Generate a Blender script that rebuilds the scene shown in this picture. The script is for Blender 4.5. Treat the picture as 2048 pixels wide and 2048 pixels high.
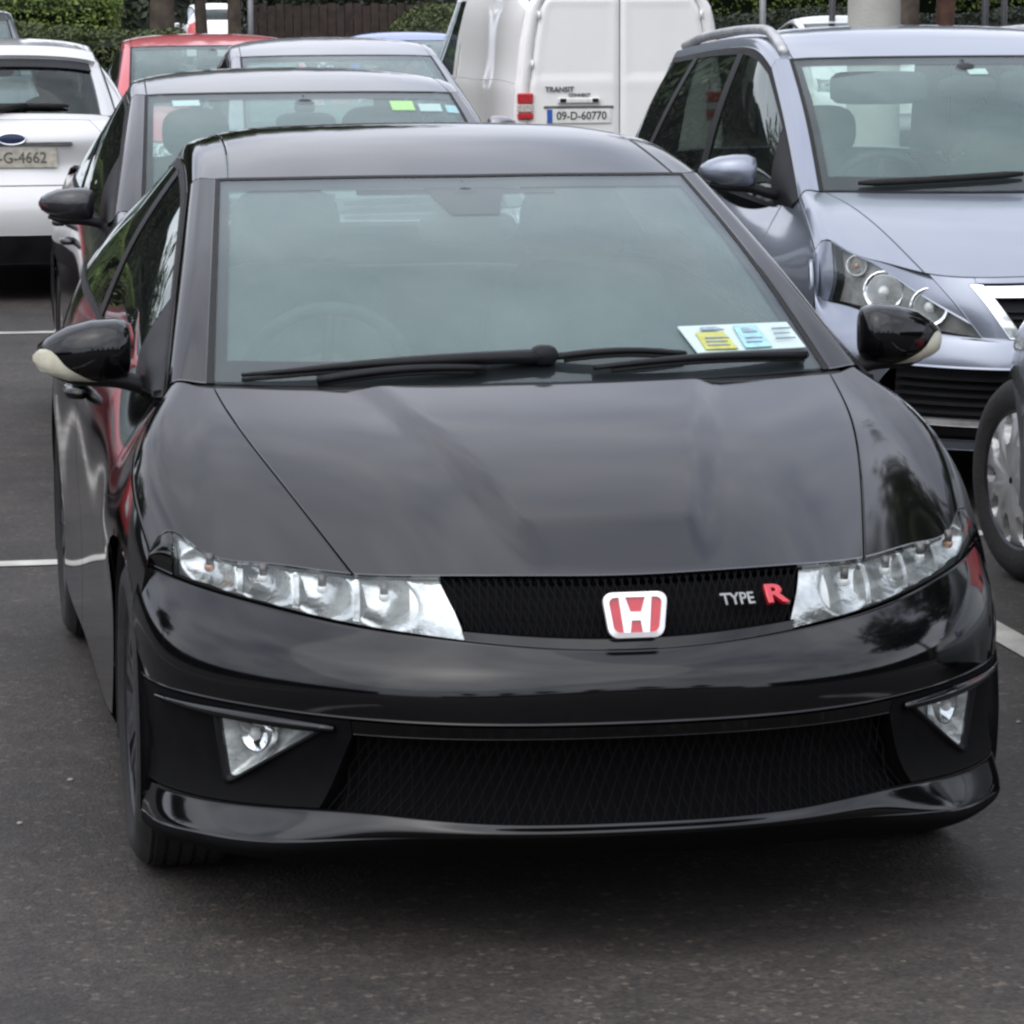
import bpy, math, random
import numpy as np
from mathutils import Vector, Matrix

# ------------------------------------------------------------------ clear
for o in list(bpy.data.objects): bpy.data.objects.remove(o, do_unlink=True)
SC = bpy.context.scene
COL = SC.collection
R = math.radians
rng = np.random.default_rng(7); random.seed(7)

# ------------------------------------------------------------------ camera
CAM = (-1.335, -6.15, 1.765)
YAW, PIT, ROL, FPX = R(10.15), R(8.4), R(-.2), 3510.0
cd = bpy.data.cameras.new('camera'); cam = bpy.data.objects.new('camera', cd); COL.objects.link(cam)
fw = Vector((math.sin(YAW)*math.cos(PIT), math.cos(YAW)*math.cos(PIT), -math.sin(PIT)))
r0 = Vector((math.cos(YAW), -math.sin(YAW), 0)); u0_ = r0.cross(fw)
rr = r0*math.cos(ROL)+u0_*math.sin(ROL); uu = -r0*math.sin(ROL)+u0_*math.cos(ROL)
M = Matrix((rr, uu, -fw)).transposed().to_4x4(); M.translation = CAM
cam.matrix_world = M
cd.sensor_fit = 'HORIZONTAL'; cd.sensor_width = 36; cd.lens = 36*FPX/1024; cd.clip_start = .1; cd.clip_end = 3000
SC.camera = cam
SC.render.resolution_x = SC.render.resolution_y = 1024
SC.render.engine = 'CYCLES'
try: SC.cycles.filter_width = 2.5
except Exception: pass
SC.cycles.max_bounces = 10; SC.cycles.transparent_max_bounces = 16
SC.view_settings.view_transform = 'Standard'; SC.view_settings.look = 'None'
SC.view_settings.exposure = .80; SC.view_settings.gamma = 1
SC.view_settings.use_curve_mapping = False

# ------------------------------------------------------------------ world: overcast daylight
SUN_EL, SUN_ROT = R(52), R(215)
w = bpy.data.worlds.new('World'); SC.world = w; w.use_nodes = True
nt = w.node_tree; nt.nodes.clear()
out = nt.nodes.new('ShaderNodeOutputWorld'); bg = nt.nodes.new('ShaderNodeBackground')
sky = nt.nodes.new('ShaderNodeTexSky'); sky.sky_type = 'NISHITA'; sky.sun_disc = False
sky.sun_elevation = SUN_EL; sky.sun_rotation = SUN_ROT; sky.air_density = 1.0; sky.dust_density = 5.0; sky.ozone_density = 1
hs = nt.nodes.new('ShaderNodeHueSaturation'); hs.inputs['Saturation'].default_value = .30
tc = nt.nodes.new('ShaderNodeTexCoord')
cl = nt.nodes.new('ShaderNodeTexNoise'); cl.inputs['Scale'].default_value = 3.2; cl.inputs['Detail'].default_value = 5; cl.inputs['Roughness'].default_value = .55
rp = nt.nodes.new('ShaderNodeValToRGB'); rp.color_ramp.elements[0].position = .32; rp.color_ramp.elements[1].position = .68
rp.color_ramp.elements[0].color = (.50, .55, .70, 1); rp.color_ramp.elements[1].color = (1.14, 1.17, 1.26, 1)
mu = nt.nodes.new('ShaderNodeMix'); mu.data_type = 'RGBA'; mu.blend_type = 'MULTIPLY'; mu.inputs[0].default_value = 1
nt.links.new(tc.outputs['Generated'], cl.inputs['Vector']); nt.links.new(cl.outputs['Fac'], rp.inputs['Fac'])
# even cloud deck in front of the clear sky, brighter towards the zenith as overcast skies are
sx = nt.nodes.new('ShaderNodeSeparateXYZ'); nt.links.new(tc.outputs['Generated'], sx.inputs[0])
gz_ = nt.nodes.new('ShaderNodeMapRange'); gz_.inputs[1].default_value = 0; gz_.inputs[2].default_value = 1; gz_.inputs[3].default_value = 6.4; gz_.inputs[4].default_value = 7.4
nt.links.new(sx.outputs['Z'], gz_.inputs[0])
vm = nt.nodes.new('ShaderNodeVectorMath'); vm.operation = 'SCALE'; nt.links.new(rp.outputs['Color'], vm.inputs[0]); nt.links.new(gz_.outputs[0], vm.inputs['Scale'])
nt.links.new(sky.outputs['Color'], hs.inputs['Color']); mu.blend_type = 'MIX'; mu.inputs[0].default_value = .82
nt.links.new(hs.outputs['Color'], mu.inputs[6]); nt.links.new(vm.outputs[0], mu.inputs[7])
nt.links.new(mu.outputs[2], bg.inputs['Color']); bg.inputs['Strength'].default_value = .15
nt.links.new(bg.outputs['Background'], out.inputs['Surface'])
sd = bpy.data.lights.new('sun', 'SUN'); sd.energy = .5; sd.angle = R(80); sd.color = (1, .97, .92)
so = bpy.data.objects.new('sun', sd); COL.objects.link(so)
az = SUN_ROT   # nishita: rotation measured clockwise from +Y
sdir = Vector((math.sin(az)*math.cos(SUN_EL), math.cos(az)*math.cos(SUN_EL), math.sin(SUN_EL)))
so.rotation_euler = sdir.to_track_quat('Z', 'Y').to_euler(); so.location = sdir*60

# ------------------------------------------------------------------ materials
MATS = {}
def _mat(name):
    m = bpy.data.materials.new(name); m.use_nodes = True
    MATS[name] = m
    return m, m.node_tree, m.node_tree.nodes['Principled BSDF']
def pbr(name, col, rough=.5, metal=0, coat=0, coat_r=.03, spec=.5, noise=None, bump=None, trans=0, emis=None, flake=0):
    m, nt, b = _mat(name)
    c = tuple(col)+(1,) if len(col) == 3 else col
    b.inputs['Base Color'].default_value = c; b.inputs['Roughness'].default_value = rough
    b.inputs['Metallic'].default_value = metal; b.inputs['Coat Weight'].default_value = coat
    b.inputs['Coat Roughness'].default_value = coat_r; b.inputs['Specular IOR Level'].default_value = spec
    if trans: b.inputs['Transmission Weight'].default_value = trans
    if noise or bump:
        t = nt.nodes.new('ShaderNodeTexCoord')
    if noise:   # (scale, amount): mottled albedo and roughness (dirt, wear)
        sc, am = noise
        n = nt.nodes.new('ShaderNodeTexNoise'); n.inputs['Scale'].default_value = sc; n.inputs['Detail'].default_value = 6
        nt.links.new(t.outputs['Object'], n.inputs['Vector'])
        rmp = nt.nodes.new('ShaderNodeValToRGB'); rmp.color_ramp.elements[0].position = .3; rmp.color_ramp.elements[1].position = .7
        rmp.color_ramp.elements[0].color = tuple(v*(1-am) for v in c[:3])+(1,)
        rmp.color_ramp.elements[1].color = tuple(min(1, v*(1+am)) for v in c[:3])+(1,)
        nt.links.new(n.outputs['Fac'], rmp.inputs['Fac']); nt.links.new(rmp.outputs['Color'], b.inputs['Base Color'])
        mr = nt.nodes.new('ShaderNodeMapRange'); mr.inputs[3].default_value = max(.02, rough*.8); mr.inputs[4].default_value = min(1, rough*1.25)
        nt.links.new(n.outputs['Fac'], mr.inputs[0]); nt.links.new(mr.outputs[0], b.inputs['Roughness'])
    if bump:
        sc, st = bump
        n2 = nt.nodes.new('ShaderNodeTexNoise'); n2.inputs['Scale'].default_value = sc; n2.inputs['Detail'].default_value = 4
        nt.links.new(t.outputs['Object'], n2.inputs['Vector'])
        bp = nt.nodes.new('ShaderNodeBump'); bp.inputs['Strength'].default_value = st; bp.inputs['Distance'].default_value = .01
        nt.links.new(n2.outputs['Fac'], bp.inputs['Height']); nt.links.new(bp.outputs['Normal'], b.inputs['Normal'])
    return m
def paint(name, col, metal=0., rough=.35, dust=.02, spec=.25):
    """clear-coated car paint with a thin uneven film of road dust"""
    m, nt, b = _mat(name)
    t = nt.nodes.new('ShaderNodeTexCoord')
    n = nt.nodes.new('ShaderNodeTexNoise'); n.inputs['Scale'].default_value = 3.5; n.inputs['Detail'].default_value = 8; n.inputs['Roughness'].default_value = .6
    nt.links.new(t.outputs['Object'], n.inputs['Vector'])
    mx = nt.nodes.new('ShaderNodeMix'); mx.data_type = 'RGBA'
    mr = nt.nodes.new('ShaderNodeMapRange'); mr.inputs[1].default_value = .3; mr.inputs[2].default_value = .8; mr.inputs[3].default_value = 0; mr.inputs[4].default_value = dust*2
    nt.links.new(n.outputs['Fac'], mr.inputs[0]); nt.links.new(mr.outputs[0], mx.inputs[0])
    mx.inputs[6].default_value = tuple(col)+(1,); mx.inputs[7].default_value = (.20, .185, .165, 1)
    nt.links.new(mx.outputs[2], b.inputs['Base Color'])
    b.inputs['Metallic'].default_value = metal; b.inputs['Roughness'].default_value = rough
    b.inputs['Specular IOR Level'].default_value = spec; b.inputs['Coat Weight'].default_value = 1; b.inputs['Coat IOR'].default_value = 1.5
    mr2 = nt.nodes.new('ShaderNodeMapRange'); mr2.inputs[3].default_value = .03; mr2.inputs[4].default_value = .11
    nt.links.new(n.outputs['Fac'], mr2.inputs[0]); nt.links.new(mr2.outputs[0], b.inputs['Coat Roughness'])
    return m
def glass(name, tint, f0=.08, film=.0, filmcol=(.5, .55, .55), rough=.0):
    """one sheet standing for a whole pane: tinted see-through plus Schlick reflection from both faces and a dust film"""
    m, nt, b = _mat(name); nt.nodes.remove(b)
    o = nt.nodes['Material Output']
    tr = nt.nodes.new('ShaderNodeBsdfTransparent'); tr.inputs['Color'].default_value = tuple(tint)+(1,)
    gl = nt.nodes.new('ShaderNodeBsdfGlossy'); gl.inputs['Roughness'].default_value = rough; gl.inputs['Color'].default_value = (.93, 1, .99, 1)
    di = nt.nodes.new('ShaderNodeBsdfDiffuse'); di.inputs['Color'].default_value = tuple(filmcol)+(1,)
    g = nt.nodes.new('ShaderNodeNewGeometry')
    dt = nt.nodes.new('ShaderNodeVectorMath'); dt.operation = 'DOT_PRODUCT'
    nt.links.new(g.outputs['Normal'], dt.inputs[0]); nt.links.new(g.outputs['Incoming'], dt.inputs[1])
    ab = nt.nodes.new('ShaderNodeMath'); ab.operation = 'ABSOLUTE'; nt.links.new(dt.outputs['Value'], ab.inputs[0])
    om = nt.nodes.new('ShaderNodeMath'); om.operation = 'SUBTRACT'; om.inputs[0].default_value = 1; nt.links.new(ab.outputs[0], om.inputs[1])
    pw = nt.nodes.new('ShaderNodeMath'); pw.operation = 'POWER'; pw.inputs[1].default_value = 5; nt.links.new(om.outputs[0], pw.inputs[0])
    ma = nt.nodes.new('ShaderNodeMath'); ma.operation = 'MULTIPLY_ADD'; ma.inputs[1].default_value = 1-f0; ma.inputs[2].default_value = f0; nt.links.new(pw.outputs[0], ma.inputs[0])
    m1 = nt.nodes.new('ShaderNodeMixShader'); m1.inputs[0].default_value = film
    nt.links.new(tr.outputs[0], m1.inputs[1]); nt.links.new(di.outputs[0], m1.inputs[2])
    if film:
        t = nt.nodes.new('ShaderNodeTexCoord'); n = nt.nodes.new('ShaderNodeTexNoise'); n.inputs['Scale'].default_value = 2.5; n.inputs['Detail'].default_value = 6
        nt.links.new(t.outputs['Object'], n.inputs['Vector'])
        mr = nt.nodes.new('ShaderNodeMapRange'); mr.inputs[3].default_value = film*.5; mr.inputs[4].default_value = film*1.5
        nt.links.new(n.outputs['Fac'], mr.inputs[0]); nt.links.new(mr.outputs[0], m1.inputs[0])
    m2 = nt.nodes.new('ShaderNodeMixShader'); nt.links.new(ma.outputs[0], m2.inputs[0])
    nt.links.new(m1.outputs[0], m2.inputs[1]); nt.links.new(gl.outputs[0], m2.inputs[2])
    nt.links.new(m2.outputs[0], o.inputs['Surface'])
    return m

paint('paint_black', (.0016, .0016, .0022), 0, .3, .004, 0)
paint('paint_dark', (.014, .014, .018), .3, .4, .03)
paint('paint_zafira', (.245, .27, .325), .75, .33, .03)
paint('paint_silver', (.24, .24, .255), .7, .35, .03)
paint('paint_white', (.86, .86, .83), 0, .4, .03)
paint('paint_offwhite', (.66, .665, .66), .15, .4, .04)
paint('paint_red', (.50, .055, .065), 0, .4, .03)
paint('paint_blue', (.02, .10, .42), .2, .4, .03)
paint('paint_grey', (.10, .12, .13), .5, .4, .03)
paint('paint_lightgrey', (.30, .32, .33), .6, .35, .03)
glass('glass_screen', (.82, .90, .88), .055, .0)
def haze_mat():  # dust film on the inner face, paled further to give a sky sheen
    m, nt, b = _mat('glass_haze'); nt.nodes.remove(b); o = nt.nodes['Material Output']
    tr = nt.nodes.new('ShaderNodeBsdfTransparent'); tr.inputs['Color'].default_value = (.86, .93, .91, 1)
    di = nt.nodes.new('ShaderNodeBsdfDiffuse'); di.inputs['Color'].default_value = (.52, .62, .61, 1)
    t = nt.nodes.new('ShaderNodeTexCoord'); n = nt.nodes.new('ShaderNodeTexNoise'); n.inputs['Scale'].default_value = 1.8; n.inputs['Detail'].default_value = 7
    nt.links.new(t.outputs['Object'], n.inputs['Vector'])
    mr = nt.nodes.new('ShaderNodeMapRange'); mr.inputs[1].default_value = .3; mr.inputs[2].default_value = .7; mr.inputs[3].default_value = .16; mr.inputs[4].default_value = .25
    nt.links.new(n.outputs['Fac'], mr.inputs[0]); x = nt.nodes.new('ShaderNodeMixShader'); nt.links.new(mr.outputs[0], x.inputs[0])
    nt.links.new(tr.outputs[0], x.inputs[1]); nt.links.new(di.outputs[0], x.inputs[2]); nt.links.new(x.outputs[0], o.inputs['Surface'])
haze_mat()
glass('glass_side', (.14, .16, .15), .08, .02)
glass('glass_lens', (.90, .92, .92), .05, .02)
pbr('frit', (.014, .014, .017), .45, spec=.3, noise=(6, .25))
pbr('plastic_black', (.008, .008, .009), .5, spec=.22, noise=(9, .3), bump=(220, .1))
pbr('plastic_grey', (.05, .05, .055), .5, noise=(9, .3))
pbr('rubber', (.010, .010, .010), .65, spec=.3, noise=(20, .4), bump=(60, .2))
pbr('tyre', (.010, .0096, .009), .8, noise=(14, .5), bump=(80, .3))
pbr('rim_dark', (.05, .05, .055), .35, metal=.8, noise=(12, .4))
pbr('rim_silver', (.42, .42, .42), .38, metal=.6, noise=(12, .35))
pbr('brake', (.10, .09, .08), .5, metal=.7, noise=(30, .5))
pbr('chrome', (.85, .86, .87), .09, metal=1, noise=(10, .06))
pbr('lamp_silver', (.60, .61, .60), .28, metal=.45, noise=(26, .45), bump=(34, .6))
pbr('lamp_chrome', (.60, .61, .60), .16, metal=.8, noise=(30, .25), bump=(40, .22))
pbr('grille_black', (.004, .004, .0045), .8, spec=.1, noise=(30, .3))
pbr('lamp_mid', (.34, .335, .32), .35, metal=.2, noise=(20, .3))
pbr('lamp_grey', (.12, .115, .11), .4, metal=.5, noise=(20, .3))
pbr('lamp_white', (.80, .80, .78), .3, noise=(20, .1))
pbr('amber', (.42, .20, .10), .25, coat=1, noise=(40, .3))
pbr('indicator_clear', (.62, .60, .47), .2, coat=1, noise=(40, .1))
pbr('lamp_red', (.45, .012, .018), .18, coat=1, noise=(60, .35), bump=(90, .3))
pbr('lamp_clear', (.50, .46, .42), .2, coat=1, noise=(70, .4), bump=(90, .4))
pbr('interior', (.03, .031, .034), .7, noise=(8, .3), bump=(120, .2))
pbr('seat_fabric', (.045, .048, .052), .85, noise=(18, .3), bump=(200, .4))
pbr('dash', (.018, .018, .020), .6, noise=(10, .25), bump=(300, .2))
pbr('headliner', (.42, .42, .40), .9, noise=(10, .1))
pbr('badge_red', (.52, .015, .03), .25, coat=1, noise=(50, .1))
pbr('badge_white', (.82, .80, .80), .18, metal=.35, coat=1, noise=(50, .05))
pbr('badge_chrome', (.30, .30, .295), .3, metal=.9, noise=(50, .15))
pbr('paper_white', (.50, .60, .58), .6, noise=(30, .05))
pbr('paper_yellow', (.46, .46, .12), .6, noise=(60, .15))
pbr('paper_blue', (.32, .56, .60), .6, noise=(60, .15))
pbr('paper_ink', (.26, .32, .38), .6, noise=(60, .2))
pbr('paper_green', (.42, .68, .18), .6, noise=(60, .1))
pbr('plate_white', (.72, .73, .68), .45, noise=(14, .12))
pbr('plate_ink', (.03, .03, .03), .5, noise=(14, .2))
pbr('plate_blue', (.03, .10, .42), .45, noise=(14, .2))
pbr('badge_navy', (.03, .045, .10), .3, metal=.4, noise=(30, .3))
pbr('plate_dirty', (.42, .40, .33), .6, noise=(25, .3))
pbr('ink_faded', (.10, .095, .08), .6, noise=(40, .4))
pbr('text_grey', (.16, .16, .16), .4, metal=.5, noise=(30, .2))
pbr('line_paint', (.42, .41, .37), .75, noise=(5, .35), bump=(90, .4))
pbr('bark', (.085, .066, .05), .9, noise=(7, .5), bump=(25, .8))
pbr('bark_red', (.10, .05, .035), .9, noise=(7, .4), bump=(25, .8))
pbr('fence_wood', (.060, .042, .034), .85, noise=(9, .45), bump=(40, .5))
pbr('concrete', (.38, .38, .34), .8, noise=(4, .15), bump=(60, .3))
pbr('galvanised', (.26, .27, .27), .5, metal=.5, noise=(5, .25))
pbr('pebble', (.30, .28, .25), .8, noise=(30, .2))
pbr('soil', (.06, .045, .032), .95, noise=(5, .4), bump=(30, .8))
def leafmat(name, c1, c2):
    m, nt, b = _mat(name)
    oi = nt.nodes.new('ShaderNodeTexCoord'); n = nt.nodes.new('ShaderNodeTexNoise'); n.inputs['Scale'].default_value = 2.2; n.inputs['Detail'].default_value = 4
    nt.links.new(oi.outputs['Object'], n.inputs['Vector'])
    gi = nt.nodes.new('ShaderNodeNewGeometry')
    ad = nt.nodes.new('ShaderNodeMath'); ad.operation = 'MULTIPLY_ADD'; ad.inputs[1].default_value = .5
    sb = nt.nodes.new('ShaderNodeMath'); sb.operation = 'SUBTRACT'; sb.inputs[1].default_value = .25
    nt.links.new(n.outputs['Fac'], sb.inputs[0]); nt.links.new(gi.outputs['Random Per Island'], ad.inputs[0]); nt.links.new(sb.outputs[0], ad.inputs[2])
    r = nt.nodes.new('ShaderNodeValToRGB'); r.color_ramp.elements[0].position = .2; r.color_ramp.elements[1].position = .8
    r.color_ramp.elements[0].color = tuple(c1)+(1,); r.color_ramp.elements[1].color = tuple(c2)+(1,)
    nt.links.new(ad.outputs[0], r.inputs['Fac']); nt.links.new(r.outputs['Color'], b.inputs['Base Color'])
    b.inputs['Roughness'].default_value = .55; b.inputs['Subsurface Weight'].default_value = 0
    return m
leafmat('leaf_bright', (.065, .105, .018), (.165, .225, .04))
leafmat('leaf_olive', (.035, .05, .014), (.085, .11, .03))
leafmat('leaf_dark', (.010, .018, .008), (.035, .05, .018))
leafmat('leaf_tree', (.02, .04, .012), (.07, .11, .03))

def asphalt():
    m, nt, b = _mat('asphalt')
    t = nt.nodes.new('ShaderNodeTexCoord')
    def N(s, d, r=.55):
        n = nt.nodes.new('ShaderNodeTexNoise'); n.inputs['Scale'].default_value = s; n.inputs['Detail'].default_value = d; n.inputs['Roughness'].default_value = r
        nt.links.new(t.outputs['Object'], n.inputs['Vector']); return n
    big, mid, fine = N(.45, 6, .6), N(7, 6), N(95, 3)
    vor = nt.nodes.new('ShaderNodeTexVoronoi'); vor.inputs['Scale'].default_value = 130
    nt.links.new(t.outputs['Object'], vor.inputs['Vector'])
    r1 = nt.nodes.new('ShaderNodeValToRGB'); r1.color_ramp.elements[0].position = .35; r1.color_ramp.elements[1].position = .70
    r1.color_ramp.elements[0].color = (.026, .0220, .0185, 1); r1.color_ramp.elements[1].color = (.051, .0442, .0378, 1)
    nt.links.new(big.outputs['Fac'], r1.inputs['Fac'])
    r2 = nt.nodes.new('ShaderNodeValToRGB'); r2.color_ramp.elements[0].position = .3; r2.color_ramp.elements[1].position = .75
    r2.color_ramp.elements[0].color = (.70, .70, .70, 1); r2.color_ramp.elements[1].color = (1.22, 1.2, 1.18, 1)
    nt.links.new(mid.outputs['Fac'], r2.inputs['Fac'])
    r3 = nt.nodes.new('ShaderNodeValToRGB'); r3.color_ramp.elements[0].position = .28; r3.color_ramp.elements[1].position = .72
    r3.color_ramp.elements[0].color = (.55, .55, .55, 1); r3.color_ramp.elements[1].color = (1.5, 1.48, 1.45, 1)
    nt.links.new(fine.outputs['Fac'], r3.inputs['Fac'])
    a = nt.nodes.new('ShaderNodeMix'); a.data_type = 'RGBA'; a.blend_type = 'MULTIPLY'; a.inputs[0].default_value = 1
    c = nt.nodes.new('ShaderNodeMix'); c.data_type = 'RGBA'; c.blend_type = 'MULTIPLY'; c.inputs[0].default_value = 1
    nt.links.new(r1.outputs[0], a.inputs[6]); nt.links.new(r2.outputs[0], a.inputs[7])
    nt.links.new(a.outputs[2], c.inputs[6]); nt.links.new(r3.outputs[0], c.inputs[7])
    nt.links.new(c.outputs[2], b.inputs['Base Color']); b.inputs['Roughness'].default_value = .78
    chip = nt.nodes.new('ShaderNodeTexVoronoi'); chip.inputs['Scale'].default_value = 75; nt.links.new(t.outputs['Object'], chip.inputs['Vector'])
    sp_ = nt.nodes.new('ShaderNodeSeparateColor'); nt.links.new(chip.outputs['Color'], sp_.inputs[0])
    r4 = nt.nodes.new('ShaderNodeValToRGB'); r4.color_ramp.elements[0].position = .0; r4.color_ramp.elements[1].position = 1
    r4.color_ramp.elements[0].color = (.62, .62, .62, 1); r4.color_ramp.elements[1].color = (1.25, 1.25, 1.24, 1)
    e4 = r4.color_ramp.elements.new(.93); e4.color = (1.2, 1.2, 1.2, 1); r4.color_ramp.elements[2].color = (2.6, 2.5, 2.35, 1)
    nt.links.new(sp_.outputs[0], r4.inputs['Fac'])
    st_ = N(1.3, 5, .65); r5 = nt.nodes.new('ShaderNodeValToRGB'); r5.color_ramp.elements[0].position = .33; r5.color_ramp.elements[1].position = .52
    r5.color_ramp.elements[0].color = (.62, .61, .60, 1); r5.color_ramp.elements[1].color = (1.05, 1.05, 1.05, 1); nt.links.new(st_.outputs['Fac'], r5.inputs['Fac'])
    c2 = nt.nodes.new('ShaderNodeMix'); c2.data_type = 'RGBA'; c2.blend_type = 'MULTIPLY'; c2.inputs[0].default_value = 1
    c3 = nt.nodes.new('ShaderNodeMix'); c3.data_type = 'RGBA'; c3.blend_type = 'MULTIPLY'; c3.inputs[0].default_value = 1
    nt.links.new(c.outputs[2], c2.inputs[6]); nt.links.new(r4.outputs[0], c2.inputs[7]); nt.links.new(c2.outputs[2], c3.inputs[6]); nt.links.new(r5.outputs[0], c3.inputs[7])
    nt.links.new(c3.outputs[2], b.inputs['Base Color'])
    ad = nt.nodes.new('ShaderNodeMath'); ad.operation = 'ADD'
    nt.links.new(fine.outputs['Fac'], ad.inputs[0]); nt.links.new(vor.outputs['Distance'], ad.inputs[1])
    bp = nt.nodes.new('ShaderNodeBump'); bp.inputs['Strength'].default_value = .6; bp.inputs['Distance'].default_value = .0035
    nt.links.new(ad.outputs[0], bp.inputs['Height']); nt.links.new(bp.outputs['Normal'], b.inputs['Normal'])
asphalt()

# ------------------------------------------------------------------ object helpers
def link(name, me, mat, parent=None, smooth=True):
    o = bpy.data.objects.new(name, me); COL.objects.link(o)
    if mat and not me.materials: me.materials.append(MATS[mat] if isinstance(mat, str) else mat)
    if parent: o.parent = parent
    if smooth: me.polygons.foreach_set('use_smooth', [True]*len(me.polygons))
    return o
def mk(name, V, F, mat, parent=None, smooth=True):
    me = bpy.data.meshes.new(name); me.from_pydata([tuple(map(float, v)) for v in V], [], [tuple(map(int, f)) for f in F]); me.update()
    return link(name, me, mat, parent, smooth)
def tag(o, label, cat, group=None, kind=None):
    if label: o['label'] = label
    if cat: o['category'] = cat
    if group: o['group'] = group
    if kind: o['kind'] = kind
    return o
def thing(name, label, cat, loc=(0, 0, 0), rz=0, group=None):
    o = bpy.data.objects.new(name, None); COL.objects.link(o); o.empty_display_size = .2
    o.location = loc; o.rotation_euler = (0, 0, rz)
    return tag(o, label, cat, group)
class MB:
    """collects simple shapes into one mesh"""
    def __init__(s): s.V = []; s.F = []
    def add(s, V, F):
        n = len(s.V); s.V += [tuple(v) for v in V]; s.F += [tuple(i+n for i in f) for f in F]; return s
    def box(s, c, d, rot=None, bev=0.0):
        c = Vector(c); hx, hy, hz = d[0]/2, d[1]/2, d[2]/2
        if bev <= 0:
            P = [(x, y, z) for x in (-hx, hx) for y in (-hy, hy) for z in (-hz, hz)]
            F = [(0, 1, 3, 2), (4, 6, 7, 5), (0, 4, 5, 1), (2, 3, 7, 6), (0, 2, 6, 4), (1, 5, 7, 3)]
        else:
            P = []; F = []
            b = min(bev, hx*.99, hy*.99, hz*.99)
            idx = {}
            for sx in (-1, 1):
                for sy in (-1, 1):
                    for sz in (-1, 1):
                        for a in range(3):
                            p = [sx*hx, sy*hy, sz*hz]
                            for k in range(3):
                                if k != a: p[k] -= (sx, sy, sz)[k]*b
                            idx[(sx, sy, sz, a)] = len(P); P.append(tuple(p))
            for a in range(3):
                b1, b2 = (a+1) % 3, (a+2) % 3
                for sg in (-1, 1):
                    q = []
                    for (p1, p2) in ((-1, -1), (1, -1), (1, 1), (-1, 1)):
                        t = [0, 0, 0]; t[a] = sg; t[b1] = p1; t[b2] = p2; q.append(idx[(*t, a)])
                    F.append(tuple(q if sg > 0 else q[::-1]))
            for a in range(3):
                b1, b2 = (a+1) % 3, (a+2) % 3
                for s1 in (-1, 1):
                    for s2 in (-1, 1):
                        def K(sa, ax):
                            t = [0, 0, 0]; t[a] = sa; t[b1] = s1; t[b2] = s2; return idx[(*t, ax)]
                        q = [K(-1, b1), K(1, b1), K(1, b2), K(-1, b2)]
                        F.append(tuple(q if s1*s2 > 0 else q[::-1]))
            for sx in (-1, 1):
                for sy in (-1, 1):
                    for sz in (-1, 1):
                        q = [idx[(sx, sy, sz, a)] for a in range(3)]
                        F.append(tuple(q if sx*sy*sz > 0 else q[::-1]))
        V = [Vector(p) for p in P]
        if rot is not None: V = [rot @ p for p in V]
        return s.add([tuple(p+c) for p in V], F)
    def tube(s, pts, rad, n=8, cap=True, sq=1.0, up=(0, 0, 1)):
        pts = [Vector(p) for p in pts]; m = len(pts)
        if not hasattr(rad, '__len__'): rad = [rad]*m
        V = []; F = []
        for i, p in enumerate(pts):
            t = (pts[min(i+1, m-1)]-pts[max(i-1, 0)]).normalized()
            a = Vector(up).cross(t)
            if a.length < 1e-4: a = Vector((1, 0, 0)).cross(t)
            a.normalize(); b = t.cross(a)
            for k in range(n):
                th = 2*math.pi*k/n
                V.append(p+a*math.cos(th)*rad[i]+b*math.sin(th)*rad[i]*sq)
        for i in range(m-1):
            for k in range(n):
                F.append((i*n+k, i*n+(k+1) % n, (i+1)*n+(k+1) % n, (i+1)*n+k))
        if cap: F += [tuple(range(n))[::-1], tuple((m-1)*n+k for k in range(n))]
        return s.add(V, F)
    def lathe(s, prof, n=40, axis='x', c=(0, 0, 0), closed=False):
        """prof: list of (along, radius)"""
        V = []; F = []
        for (a, r_) in prof:
            for k in range(n):
                th = 2*math.pi*k/n
                p = (a, r_*math.cos(th), r_*math.sin(th)) if axis == 'x' else ((r_*math.cos(th), a, r_*math.sin(th)) if axis == 'y' else (r_*math.cos(th), r_*math.sin(th), a))
                V.append((p[0]+c[0], p[1]+c[1], p[2]+c[2]))
        m = len(prof)
        for i in range(m-1 if not closed else m):
            j = (i+1) % m
            for k in range(n): F.append((i*n+k, i*n+(k+1) % n, j*n+(k+1) % n, j*n+k))
        return s.add(V, F)
    def prism(s, poly, f, t):
        """poly of 2-D points; f(p, d) -> 3-D at depth d; thickness t"""
        n = len(poly); V = [f(p, 0) for p in poly]+[f(p, t) for p in poly]
        F = [tuple(range(n)), tuple(range(2*n-1, n-1, -1))]+[(i, i+n, (i+1) % n+n, (i+1) % n) for i in range(n)]
        return s.add(V, F)
    def obj(s, name, mat, parent=None, smooth=True): return mk(name, s.V, s.F, mat, parent, smooth)
def fix_normals(o):
    import bmesh
    b = bmesh.new(); b.from_mesh(o.data); bmesh.ops.recalc_face_normals(b, faces=b.faces); b.to_mesh(o.data); b.free(); return o
def sharp(o, ang=35):
    """keep curved surfaces smooth, hard corners hard"""
    o.data.set_sharp_from_angle(angle=R(ang)); return o

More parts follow.
